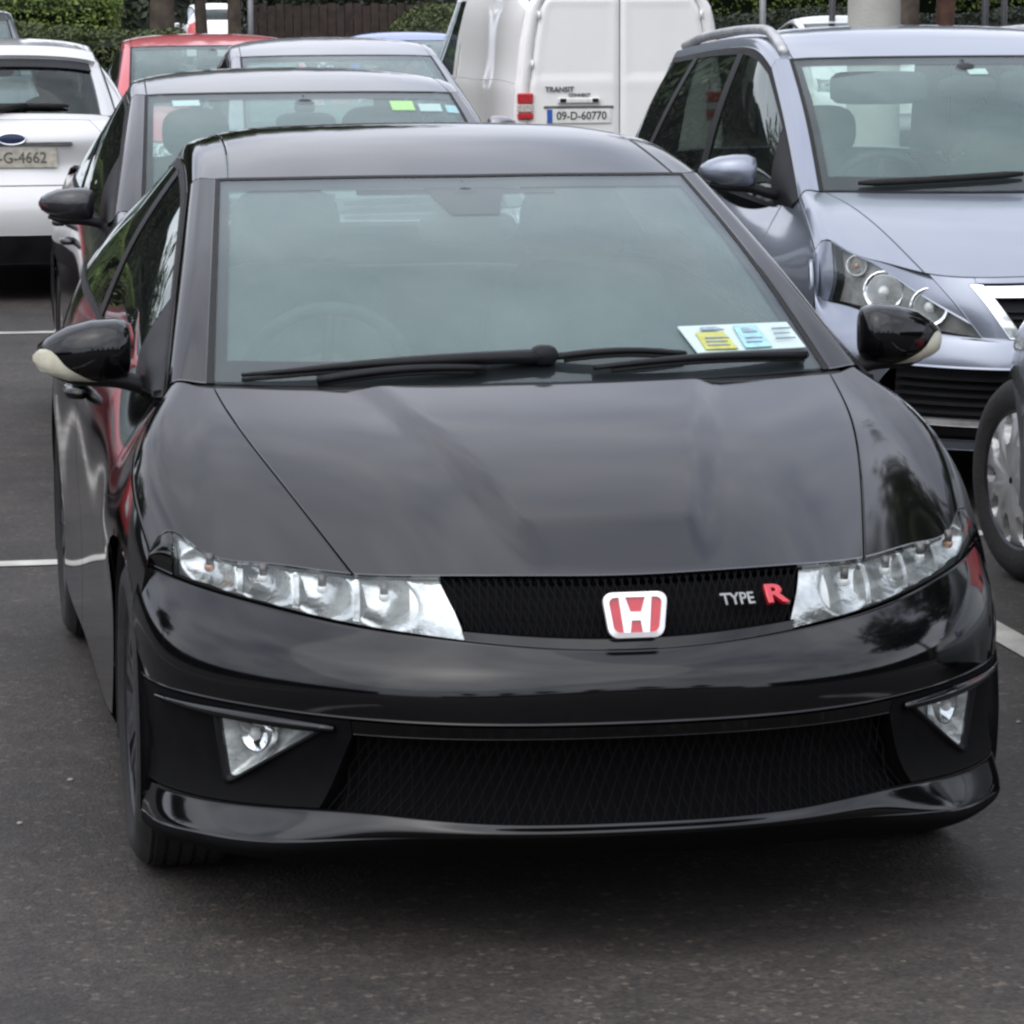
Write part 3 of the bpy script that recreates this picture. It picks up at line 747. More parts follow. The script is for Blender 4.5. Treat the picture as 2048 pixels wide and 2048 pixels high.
    def vy(y0, y1): 
        a, b = SG.find_v(0.0, 1, y0), SG.find_v(1.0, 1, y1); return lambda t: a+(b-a)*np.asarray(t)
    prev = None
    for i, (t0, b0, t1, b1) in enumerate(S['windows']):
        A, B = vy(t0, b0), vy(t1, b1)
        pair('side_window', side, root, SG, .05, .965, A, B, D(12), D(22), ref=ref, gap=.002, flange=0)
        if prev: pair('door_pillar', 'plastic_black', root, SG, .04, .97, prev, A, D(10), 4, ref=ref, gap=.0, off=.003)
        else: pair('front_quarter', S.get('sail', 'plastic_black'), root, SG, .03, .98, 0, A, D(10), 8, ref=ref, gap=0)
        prev = B
    pair('rear_quarter', S.get('quarter', pm), root, SG, .03, .98, prev, 1, D(10), 8, ref=ref, gap=0)
    pair('window_trim', 'rubber', root, SG, 0, .055, 0, 1, 4, D(40), ref=ref, gap=0, off=.002)
    pair('window_trim', S.get('belt_trim', 'rubber'), root, SG, .955, 1, 0, 1, 4, D(40), ref=ref, gap=0, off=.004)
    # ---- flanks
    crown = [r_[-1] for r_ in top_rows]
    F0 = crown+[p for p in belt if p[1] > crown[-1][1]+.12]+S.get('F0x', [])
    SF = Loft([F0]+S['flank'], False)
    low = S['flank'][-1]; SL = Loft([low, [(x-.012, y, z-.022) for x, y, z in low], [(x-.075, y, z-.040) for x, y, z in low]], False)
    pair('sill', 'plastic_black', root, SL, 0, 1, SL.find_v(0, 1, S['wf']+S['ar']+.03), SL.find_v(0, 1, S['wb']-S['ar']-.03), 6, D(24), ref=ref, gap=0, flange=0)
    ys = S['cuts']
    names = S.get('cut_names', ['wing_side', 'door', 'door', 'quarter_panel'])
    edges = [0.0]+[None]*len(ys)+[1.0]
    fs = []
    def vfun(y):
        q = [SF.find_v(u, 1, y) for u in (0, .5, 1)]; return lambda t, q=q: np.interp(np.asarray(t, float), [0, .5, 1], q)
    fs = [fn(0.0)]+[vfun(y) for y in ys]+[fn(1.0)]
    for i, nm in enumerate(names):
        for k, m in enumerate((False, True)):
            o = panel(nm, pm, root, SF, 0, 1, fs[i], fs[i+1], D(26), D(44), ref=ref, arches=arches, mirror=m, gap=.003)
            if nm == 'door':
                vh = float(fs[i+1](.15))-.02; c = SF.ev(np.array([.20]), np.array([vh]))[0]; n_ = np.array([1, 0, .15])
                sgn = -1 if m else 1
                hb = MB(); hb.tube([(sgn*(c[0]+.005), c[1]-.20, c[2]), (sgn*(c[0]+.035), c[1]-.17, c[2]), (sgn*(c[0]+.035), c[1]-.07, c[2]), (sgn*(c[0]+.005), c[1]-.04, c[2])], [.012, .014, .014, .012], 8); hb.obj('door_handle', S.get('handle', pm), o)
    for y in (S['wf'], S['wb']): arch_liner(root, y, S['wr'], S['ar'], S['hw']-.01, S['hw']-.34)
    # ---- underside, cabin
    ub = MB(); hw = S['hw']
    ub.box((0, L_/2, .33), (2*(hw-.36), L_-.5, .24)); ub.box((0, (S['wf']+S['wb'])/2, .30), (2*(hw-.05), S['wb']-S['wf']-2*S['ar']-.02, .20)); ub.obj('underbody', 'plastic_black', root, smooth=False)
    cy, cz = S['cowl'][0][1], S['cowl'][0][2]; bw = hw-.10
    fl = MB(); fl.box((0, (cy+L_-.3)/2+.2, .46), (2*bw, L_-.4-cy, .06)); 
    for s in (-1, 1): fl.box((s*bw, (cy+L_-.3)/2+.2, .60), (.03, L_-.5-cy, .34))
    fl.obj('cabin_floor', 'interior', root, smooth=False)
    ds = MB(); dz_ = S.get('dash_z', cz-.045)
    rows = []
    for (yy, zz) in ((.05, .0), (.25, .012), (.42, .0), (.50, -.05), (.52, -.16), (.44, -.34)):
        rows.append([(0, cy+yy+.06, dz_+zz), (hw*.35, cy+yy+.06, dz_+zz+.008), (hw*.62, cy+yy+.10, dz_+zz), (hw*.80, cy+yy+.16, dz_+zz-.02)])
    ds.add(*patch(Loft(rows, True), 0, 1, 0, 1, 18, 26, ref=(0, cy+.3, .3), gap=0, flange=.0)); dsh = ds.obj('dashboard', 'dash', root)
    hump = MB(); hump.add(*superbox((-.36, cy+.50, dz_+.012), (.20, .13, .045), 2.6)); hump.obj('instrument_cowl', 'dash', dsh)
    st = MB(); q = Matrix.Rotation(R(-65), 3, 'X')
    ring = [q @ Vector((.185*math.cos(2*math.pi*k/32), .185*math.sin(2*math.pi*k/32), 0))+Vector((-.36, cy+.72, dz_+.00)) for k in range(33)]
    st.tube(ring, .016, 10, cap=False); st.add(*superbox((-.36, cy+.71, dz_+.0), (.08, .035, .06), 2.5))
    for a in (-.1, math.pi+.1, math.pi*1.5): st.tube([tuple(Vector((-.36, cy+.71, dz_))), tuple(q @ Vector((.185*math.cos(a), .185*math.sin(a), 0))+Vector((-.36, cy+.72, dz_)))], .014, 8)
    st.obj('steering_wheel', S.get('wheel_mat', 'interior'), root)
    sy = cy+1.02
    for x in (-.36, .36): seat(root, x, sy, .48, 'seat', w=.245, back=S.get('seat_back', .60))
    rb = MB(); rb.add(*superbox((0, sy+.98, .60), (.60, .27, .10), 5)); rb.add(*superbox((0, sy+1.30, .60+S.get('seat_back', .60)*.5), (.60, .09, S.get('seat_back', .60)*.5), 5)); rb.obj('rear_seat', 'seat_fabric', root)
    mr_ = MB(); tp = S['roof'][0][0]; mr_.add(*superbox((0, tp[1]-.12, tp[2]-.115), (.115, .020, .040), 3)); mr_.add(*superbox((0, tp[1]-.08, tp[2]-.055), (.04, .03, .03), 2.5)); mr_.tube([(0, tp[1]-.09, tp[2]-.06), (0, tp[1]-.04, tp[2]-.02)], .010); mr_.obj('interior_mirror', 'interior', root)
    # ---- wheels
    for y in (S['wf'], S['wb']):
        for s in (-1, 1):
            wo = wheel(root, s*S['wx'], y, S['wr'], S.get('wheel', 'spoke'), S.get('rim', 'rim_silver'), .20, S.get('rimr'))
            if y == S['wf']: wo.rotation_euler.z = S.get('steer', 0)
    return dict(ST=ST, SB=SB, SU=SU, SS=SS, SR=SR, SF=SF, SG=SG, TL=TL, SQ=SQ, ws=ws, base=base, ref=ref, bonnet=bn, lenses=lenses, rw=rw, tl=tl, arches=arches)

# ------------------------------------------------------------------ ground
def sheet(name, x0, x1, y0, y1, z, mat, n=1):
    V = []; F = []
    for i in range(n+1):
        for j in range(n+1): V.append((x0+(x1-x0)*i/n, y0+(y1-y0)*j/n, z))
    for i in range(n):
        for j in range(n): F.append((i*(n+1)+j, (i+1)*(n+1)+j, (i+1)*(n+1)+j+1, i*(n+1)+j+1))
    o = mk(name, V, F, mat); o['kind'] = 'structure'; return o
sheet('ground', -900, 900, -900, 900, 0, 'asphalt')
for (x0, x1, y0, y1) in ((-14, 14, 4.77, 4.87), (-14, 3.2, 12.44, 12.55), (1.64, 1.74, -.9, 4.766), (-1.74, -1.64, -.9, 4.766), (4.6, 4.7, -.9, 4.766), (-4.5, -4.4, -.9, 4.766), (1.55, 1.65, 4.874, 9.6), (-1.35, -1.25, 4.874, 9.6), (4.5, 4.6, 4.874, 9.6)):
    sheet('road_marking', x0, x1, y0, y1, .004, 'line_paint')

# ------------------------------------------------------------------ the black hatchback
HERO = dict(
    L=4.27, hw=.88, roll=(.022, .004, -.034),
    C1=[(0, .115, .700), (.2, .125, .703), (.345, .155, .703), (.5, .250, .697), (.64, .385, .699), (.75, .515, .708), (.818, .63, .722)],
    cowl=[(0, .95, .955), (.22, .965, .956), (.40, 1.005, .956), (.54, 1.06, .955), (.64, 1.115, .955), (.70, 1.155, .957), (.742, 1.19, .958)],
    bulge=.036, seam=(.49, .665), crown_dx=.046,
    C2=[(0, .025, .578), (.18, .040, .585), (.315, .080, .596), (.5, .195, .611), (.65, .345, .630), (.76, .49, .646), (.822, .60, .660)],
    bump=[[(0, -.012, .546), (.31, .035, .552), (.5, .130, .558), (.65, .265, .570), (.765, .41, .582), (.84, .55, .595), (.868, .66, .605)],
          [(0, -.026, .500), (.31, .014, .500), (.5, .100, .500), (.65, .225, .502), (.77, .37, .504), (.848, .52, .508), (.874, .65, .512)],
          [(0, -.022, .448), (.31, .016, .448), (.5, .104, .449), (.65, .226, .450), (.77, .37, .451), (.842, .51, .452), (.868, .64, .454)]],
    lamp_in=(.345, .310), lamp_out=(.797, .800), housing='lamp_chrome', cells=[(.44, .062), (.545, .060), (.645, .055), (.735, .050)],
    bowls=[],
    screen_bulge=(0, -.028, .022), glass_x=(.664, .555), scuttle=.065,
    roof=[[(0, 2.0, 1.345), (.2, 2.01, 1.345), (.36, 2.035, 1.343), (.46, 2.06, 1.341), (.53, 2.09, 1.339), (.575, 2.12, 1.338), (.605, 2.14, 1.335)],
          [(0, 2.35, 1.415), (.3, 2.36, 1.411), (.45, 2.38, 1.402), (.54, 2.40, 1.392), (.585, 2.41, 1.380)],
          [(0, 2.75, 1.440), (.3, 2.75, 1.435), (.45, 2.75, 1.424), (.53, 2.75, 1.408), (.57, 2.75, 1.392)],
          [(0, 3.40, 1.395), (.3, 3.39, 1.389), (.43, 3.37, 1.372), (.50, 3.36, 1.352), (.54, 3.35, 1.335)]],
    roof_v=.905, rear=[(0, 3.98, 1.10), (.3, 3.95, 1.10), (.48, 3.90, 1.095), (.58, 3.86, 1.08), (.64, 3.82, 1.065)], rear_bulge=(0, .03, .03), rear_v=.88,
    tail=[[(0, 4.10, 1.02), (.4, 4.06, 1.02), (.62, 3.98, 1.01), (.73, 3.88, 1.0), (.77, 3.80, .99)],
          [(0, 4.17, .84), (.4, 4.14, .84), (.66, 4.05, .84), (.80, 3.94, .84), (.84, 3.84, .84)],
          [(0, 4.26, .60), (.4, 4.23, .60), (.68, 4.14, .60), (.83, 4.02, .60), (.872, 3.90, .60)],
          [(0, 4.22, .26), (.4, 4.19, .26), (.68, 4.11, .26), (.82, 4.0, .26), (.86, 3.88, .26)]],
    belt=[(.764, 1.22, .930), (.795, 1.45, .922), (.815, 2.0, .945), (.82, 2.8, .99), (.80, 3.4, 1.03), (.72, 3.82, 1.04)],
    windows=[(1.62, 1.50, 2.45, 2.45), (2.54, 2.54, 3.30, 3.42)],
    flank=[[(.845, .62, .665), (.872, .80, .705), (.868, 1.2, .760), (.866, 2.0, .80), (.868, 2.8, .84), (.864, 3.4, .87), (.80, 3.86, .88)],
           [(.868, .62, .52), (.886, .92, .56), (.874, 1.4, .52), (.872, 2.2, .50), (.876, 3.0, .52), (.886, 3.55, .56), (.865, 3.9, .56)],
           [(.860, .60, .24), (.876, .92, .27), (.878, 1.4, .22), (.874, 2.5, .21), (.878, 3.2, .22), (.876, 3.55, .27), (.86, 3.88, .26)]],
    cuts=[1.28, 2.50], cut_names=['wing_side', 'door', 'quarter_panel'], wf=.92, wb=3.555, wr=.32, ar=.358, wx=.868, rim='rim_dark', rimr=.235, dash_z=.905, seat_back=.44, tail_lamp_v=.97,
    sail='plastic_black')
hero = thing('black_hatchback', 'black hatchback with red letter badge, parked nose out in the open', 'car')
H = build_car(hero, HERO, 'paint_black', detail=1.25, hero=True)
ref = H['ref']; SU = H['SU']; AR = H['arches']
for v in H['bonnet'].data.vertices:      # raised centre of the bonnet between two soft creases
    xc = .15+(v.co.y-.12)/.83*.20; t_ = min(1, max(0, (abs(v.co.x)-xc)/.06+.5)); f_ = min(1, max(0, (v.co.y-.14)/.15))
    v.co.z += .010*f_*(1-t_*t_*(3-2*t_))
vt_ = H['SS'].find_v(.86, 0, .10, .5, 1)-.5
panel('mirror_mount', 'frit', H['ws'], H['SS'], .765, .935, lambda t: .5-vt_*(.55+.45*np.asarray(t)), lambda t: .5+vt_*(.55+.45*np.asarray(t)), 5, 10, ref=ref, off=-.006, flange=0)
panel('shade_band', 'frit', H['ws'], H['SS'], .895, .93, .5-vt_*2.6, .5+vt_*2.2, 5, 10, ref=ref, off=-.0075, flange=0)
panel('bumper', 'paint_black', hero, SU, 0, 1, 0, 1, 30, 90, ref=ref, arches=AR, gap=.002)
LOW = Loft([HERO['bump'][-1],
            [(0, .012, .37), (.31, .046, .37), (.5, .132, .37), (.65, .250, .37), (.765, .39, .37), (.835, .52, .37), (.862, .63, .37)],
            [(0, -.006, .258), (.31, .028, .262), (.5, .112, .270), (.65, .232, .258), (.77, .37, .250), (.838, .50, .248), (.864, .61, .248)],
            [(0, -.016, .243), (.31, .018, .243), (.5, .096, .234), (.65, .182, .216), (.778, .335, .204), (.846, .475, .197), (.869, .60, .197)],
            [(0, .10, .175), (.31, .13, .175), (.5, .17, .170), (.65, .23, .165), (.77, .375, .158), (.838, .51, .155), (.86, .60, .155)]], True)
gi = lambda t: LOW.find_v(.3, 0, .50, .5, 1)+np.asarray(t)*(LOW.find_v(.3, 0, .57, .5, 1)-LOW.find_v(.3, 0, .50, .5, 1))
UG0, UG1 = .10, .60
UL = float(LOW.ku[3])+.03
panel('front_lip', 'paint_black', hero, LOW, UG1, UL, 0, 1, 16, 80, ref=ref, arches=AR, gap=.0005)
panel('lip_underside', 'grille_black', hero, LOW, UL, 1, 0, 1, 8, 80, ref=ref, arches=AR, gap=0)  # matte black standing for the shade under the lip
panel('bumper_under_edge', 'paint_black', hero, LOW, 0, UG0, lambda t: 1-gi(0)+0*t, lambda t: gi(0)+0*t, 5, 40, ref=ref, gap=.001, flange=.04)
def on(L, u, x):
    v = L.find_v(u, 0, x, .5, 1); p = L.ev(np.array([u]), np.array([v]))[0]; n = L.nrm(np.array([u]), np.array([v]))[0]
    if n[1] > 0: n = -n
    return Vector(p), Vector(n)
def onz(x, z):
    best = min(np.linspace(0, .7, 140), key=lambda u: abs(on(LOW, u, x)[0].z-z)); return on(LOW, float(best), x)
FOG = [onz(*q) for q in [(.735, .430), (.562, .428), (.716, .300)]]
FN = sum((c[1] for c in FOG), Vector()).normalized(); FC = sum((c[0] for c in FOG), Vector())/3
def fog_cut(V, F, s, k=1.07):
    """open a triangular hole: push the vertices inside out to its edge, drop the faces within"""
    T = [c[0]-FC for c in FOG]; ins = []; W = []
    for (x, y, z) in V:
        p = Vector((s*x, y, z))-FC; h = p.dot(FN); q = p-FN*h; g = 0
        for i in range(3):
            a, b = T[i], T[(i+1) % 3]; a = a-FN*a.dot(FN); b = b-FN*b.dot(FN)
            nn = (b-a).cross(FN).normalized(); dd = a.dot(nn)
            if dd < 0: nn, dd = -nn, -dd
            g = max(g, q.dot(nn)/dd)
        if g < k and abs(h) < .06:
            q = q*(k/max(g, .03)); r_ = FC+q+FN*h; W.append((s*r_.x, r_.y, r_.z)); ins.append(True)
        else: W.append((x, y, z)); ins.append(False)
    return W, [f for f in F if not all(ins[i] for i in f)]
for o, m in zip((0, 1), (False, True)):
    V, F = patch(LOW, 0, UG1, lambda t: gi(np.clip((t*UG1-UG0)/(UG1-UG0), 0, 1)), 1, 44, 60, ref=ref, arches=AR, gap=.001, mirror=m, flange=.04)
    V, F = fog_cut(V, F, -1 if m else 1); mk('bumper_corner', V, F, 'grille_black', hero)
# lower grille: recessed back plate and a mesh of slanted wires
gb = panel('lower_grille', 'grille_black', hero, LOW, UG0, UG1, lambda t: 1-gi(t), gi, 10, 40, ref=ref, off=-.05, flange=-.04, gap=0)
gm = MB()
for k in range(52):
    for dr in (-1, 1):
        pts = []
        for t in np.linspace(0, 1, 5):
            s_ = (k+.5)/52+dr*(t-.5)*.055
            if 0 < s_ < 1:
                a = float(gi(t)); v = 1-a+(2*a-1)*s_; u = UG0+(UG1-UG0)*t
                p = LOW.ev(np.array([u]), np.array([v]))[0]; n = LOW.nrm(np.array([u]), np.array([v]))[0]
                if n[1] > 0: n = -n
                pts.append(tuple(p-n*.022))
        if len(pts) > 1: gm.tube(pts, .0022, 4, cap=False)
gm.obj('grille_mesh', 'grille_black', gb)
# trim blades above the fog lamps, fog lamps
for s in (1, -1):
    pts = []; rad = []
    for i, x in enumerate(np.linspace(.54, .835, 14)):
        p, n = on(LOW, .06, x); p = p+n*.006; pts.append((s*p.x, p.y, p.z)); rad.append(.003+.012*math.sin(math.pi*min(1, (i+1)/13*.9+.1)*.93))
    t = MB(); t.tube(pts, rad, 10, sq=.8); t.obj('bumper_trim', 'paint_black', hero)
    # triangular lamp: outer top, inner top, outer bottom
    cs = FOG; nrm = FN; cen = FC
    def corner(k, f, off): 
        p = cen+(cs[k][0]-cen)*f+nrm*off; return Vector((s*p.x, p.y, p.z))
    def rounded(f, off, rr_=.10):
        o_ = []
        for k in range(3):
            a, b, c = corner(k-1, f, off), corner(k, f, off), corner((k+1) % 3, f, off)
            for w_ in np.linspace(0, 1, 6):
                p0 = b+(a-b)*rr_; p1 = b+(c-b)*rr_
                o_.append((p0*(1-w_)+b*w_)*(1-w_)+(b*(1-w_)+p1*w_)*w_)
        return o_
    loops = [rounded(1.20, -.010), rounded(1.16, .008), rounded(1.04, .008), rounded(1.0, -.004), rounded(.97, -.010)]
    V = sum(loops, []); n = len(loops[0]); F = []
    for i in range(len(loops)-1):
        for k in range(n): F.append((i*n+k, i*n+(k+1) % n, (i+1)*n+(k+1) % n, (i+1)*n+k))
    fo = fix_normals(mk('fog_lamp', V, F, 'plastic_black', hero))
    V = rounded(1.0, .004)+[corner(0, 0, .010)]; n = len(V)-1
    mk('fog_lens', V, [(k, (k+1) % n, n) for k in range(n)], 'glass_lens', fo)
    lo = [rounded(.99, -.002), rounded(.80, -.030), rounded(.55, -.038)]; V = sum(lo, [])+[corner(0, 0, -.040)]; n = len(lo[0]); F = []
    for i in range(2):
        for k in range(n): F.append((i*n+k, i*n+(k+1) % n, (i+1)*n+(k+1) % n, (i+1)*n+k))
    F += [(2*n+k, 2*n+(k+1) % n, 3*n) for k in range(n)]
    mk('fog_housing', V, F, 'lamp_silver', fo)
    c0 = corner(0, .16, -.012); ax = Vector((s*nrm.x, nrm.y, nrm.z)); qm = ax.to_track_quat('Z', 'Y').to_matrix()
    b = MB(); b.lathe([(-.022, .006), (-.012, .022), (.004, .032), (.006, .036), (-.02, .038)], 18, 'z'); b.V = [tuple(qm @ Vector(p)+c0) for p in b.V]; fix_normals(b.obj('reflector', 'chrome', fo))
    b = MB(); b.add(*superbox(tuple(c0), (.011, .011, .011), 2, 10, 8)); b.obj('bulb', 'lamp_white', fo)
# upper grille
SBh = H['SB']; va = SBh.find_v(0, 0, .343, .5, 1); vb = SBh.find_v(1, 0, .308, .5, 1); vgr = lambda t: va+(vb-va)*np.asarray(t)
gr = panel('upper_grille', 'grille_black', hero, SBh, .03, .86, lambda t: 1-vgr(t), vgr, 8, 40, ref=ref, off=-.022, flange=-.02, gap=.0)
gm = MB()
for k in range(44):
    for dr in (-1, 1):
        pts = []
        for t in np.linspace(.03, .86, 4):
            s_ = (k+.5)/44+dr*(t-.5)*.06; a = float(vgr(t))
            if 0 < s_ < 1:
                v = 1-a+(2*a-1)*s_; p = SBh.ev(np.array([t]), np.array([v]))[0]; pts.append((p[0], p[1]+.012, p[2]))
        if len(pts) > 1: gm.tube(pts, .0018, 4, cap=False)
gm.obj('grille_mesh', 'grille_black', gr)
panel('grille_surround', 'paint_black', hero, SBh, .86, 1, lambda t: 1-vgr(.86+.14*t), lambda t: vgr(.86+.14*t), 6, 40, ref=ref, gap=.0, flange=.02)
# red letter badge: backing, rim, letter
eb = Vector((0, .034, .640)); nB = Vector((0, -.96, .27)).normalized(); xB = Vector((1, 0, 0)); yB = nB.cross(xB)
def rrect(w_, h_, r_, taper=0.0, n=5):
    o_ = []
    for (sx, sy, a0) in ((1, 1, 0), (-1, 1, 90), (-1, -1, 180), (1, -1, 270)):
        for k in range(n+1):
            a = R(a0+90*k/n); y = sy*(h_-r_)+r_*math.sin(a); x = (sx*(w_-r_)+r_*math.cos(a))*(1+taper*y/h_)
            o_.append((x, y))
    return o_
def fB(p, d): return tuple(eb+xB*p[0]+yB*p[1]+nB*d)
bk = MB(); bk.prism(rrect(.052, .038, .016, .10), lambda p, d: fB(p, d-.012), .016); badge = fix_normals(bk.obj('badge', 'badge_red', hero, smooth=False))
ro, ri = rrect(.056, .042, .018, .10), rrect(.046, .0325, .012, .10); n = len(ro); V = []; F = []
for (pl, d) in ((ro, -.004), (ro, .007), (ri, .009), (ri, .003)): V += [fB(p, d) for p in pl]
for i in range(3):
    for k in range(n): F.append((i*n+k, i*n+(k+1) % n, (i+1)*n+(k+1) % n, (i+1)*n+k))
fix_normals(mk('badge_rim', V, F, 'badge_white', badge, smooth=False))
Hp = [(-.031, .034), (-.019, .034), (-.010, .0055), (.010, .0055), (.019, .034), (.031, .034), (.024, -.033), (.0115, -.033), (.0085, -.0105), (-.0085, -.0105), (-.0115, -.033), (-.024, -.033)]
hl = MB()
for poly in ([Hp[0], Hp[1], Hp[2], Hp[9], Hp[10], Hp[11]], [Hp[3], Hp[4], Hp[5], Hp[6], Hp[7], Hp[8]], [Hp[2], Hp[3], Hp[8], Hp[9]]): hl.prism(poly, lambda p, d: fB(p, d), .0085)
fix_normals(hl.obj('badge_letter', 'badge_white', badge, smooth=False))
p, n = on(SBh, .44, .232)
t1 = text('lettering', 'TYPE', .034, 'badge_chrome', hero, tuple(p+n*.002+Vector((-.030, -.012, -.004))), tuple(n), .003, .0008, sx=.88)
t1['label'] = 'chrome TYPE lettering on the grille'
t2 = text('lettering', 'R', .052, 'badge_red', hero, tuple(p+n*.002+Vector((.044, .0, .000))), tuple(n), .004, .002, sx=1.35)
t2['label'] = 'red letter R on the grille'
mirror_pair(hero, .815, 1.44, 1.010, L=.205, h=.066, d=.078, ind='indicator_clear', z_stalk=-.045, tipdrop=.022)
# inner end of the headlamps: white side light
for ln, m in zip(H['lenses'], (False, True)):
    va1 = lambda t: vgr(t)+.012; vb1 = lambda t: vgr(t)+.030+.022*np.asarray(t)
    panel('side_light', 'lamp_white', ln, SBh, .08, .93, va1, vb1, 8, 5, ref=ref, off=-.020, flange=.02, gap=0, mirror=m)
    for x0 in (.492, .596, .692):
        a0 = SBh.find_v(.5, 0, x0, .5, 1); panel('lamp_divider', 'lamp_silver', ln, SBh, .06, .94, a0-.002, a0+.005, 6, 3, ref=ref, off=-.012, flange=.03, gap=0, mirror=m)
# wipers
SSh = H['SS']
def scr(u, x, off=.012):
    v = SSh.find_v(u, 0, abs(x), .5, 1); v = v if x >= 0 else 1-v
    p = SSh.ev(np.array([u]), np.array([v]))[0]; n = SSh.nrm(np.array([u]), np.array([v]))[0]
    if n[2] < 0: n = -n
    return Vector(p+n*off)
def wiper(pa, pb, ra, rb, n=14):
    """tapered blade carrier lying along the foot of the screen, with its rubber under it"""
    pts = [scr(pa[0]+(pb[0]-pa[0])*t, pa[1]+(pb[1]-pa[1])*t, .012+.012*math.sin(math.pi*t)) for t in np.linspace(0, 1, n)]
    b = MB(); b.tube(pts, list(np.linspace(ra, rb, n)), 8, sq=.62); o = b.obj('wiper', 'plastic_black', hero)
    c = MB(); c.tube([p-Vector((0, .002, .010)) for p in pts[1:]], [.005]*(n-1), 6); c.obj('wiper_rubber', 'rubber', o); return o
w_ = wiper((.085, .03), (.015, -.60), .026, .007)
c = MB(); c.add(*superbox(tuple(scr(.085, .03, .014)), (.030, .026, .022), 2.5)); c.obj('wiper_pivot', 'plastic_black', w_)
wiper((.045, -.10), (.0, -.45), .012, .016)
wiper((.080, .05), (.075, .34), .013, .010)
wiper((.035, .13), (.045, .62), .009, .017)
# permit card behind the windscreen
def card(name, mat, x0, x1, u0, u1, off, parent, skew=.0):
    V = [scr(u0, x0+skew, off), scr(u0, x1, off), scr(u1, x1-.02, off), scr(u1, x0, off)]
    V2 = [v-Vector((0, .2, -.9)).normalized()*-.0 for v in V]
    n = (V[1]-V[0]).cross(V[3]-V[0]).normalized()*.0015
    VV = [v+n for v in V]+[v-n for v in V]
    return mk(name, VV, [(0, 1, 2, 3), (7, 6, 5, 4), (0, 4, 5, 1), (1, 5, 6, 2), (2, 6, 7, 3), (3, 7, 4, 0)], mat, parent, smooth=False)
ws = H['ws']
card('permit_card', 'paper_white', .352, .640, .086, .192, .003, ws, .022)
card('permit_yellow_label', 'paper_yellow', .385, .472, .094, .160, .006, ws, .010)
card('permit_blue_label', 'paper_blue', .482, .556, .094, .184, .006, ws, .008)
for (x0, x1, u0, u1) in ((.400, .455, .166, .178), (.402, .460, .134, .138), (.402, .452, .120, .124), (.402, .456, .106, .110), (.497, .532, .152, .170), (.497, .540, .128, .132), (.497, .535, .112, .116), (.572, .620, .160, .163), (.572, .612, .140, .143), (.572, .622, .120, .123)):
    card('permit_print', 'paper_ink', x0, x1, u0, u1, .0085, ws)

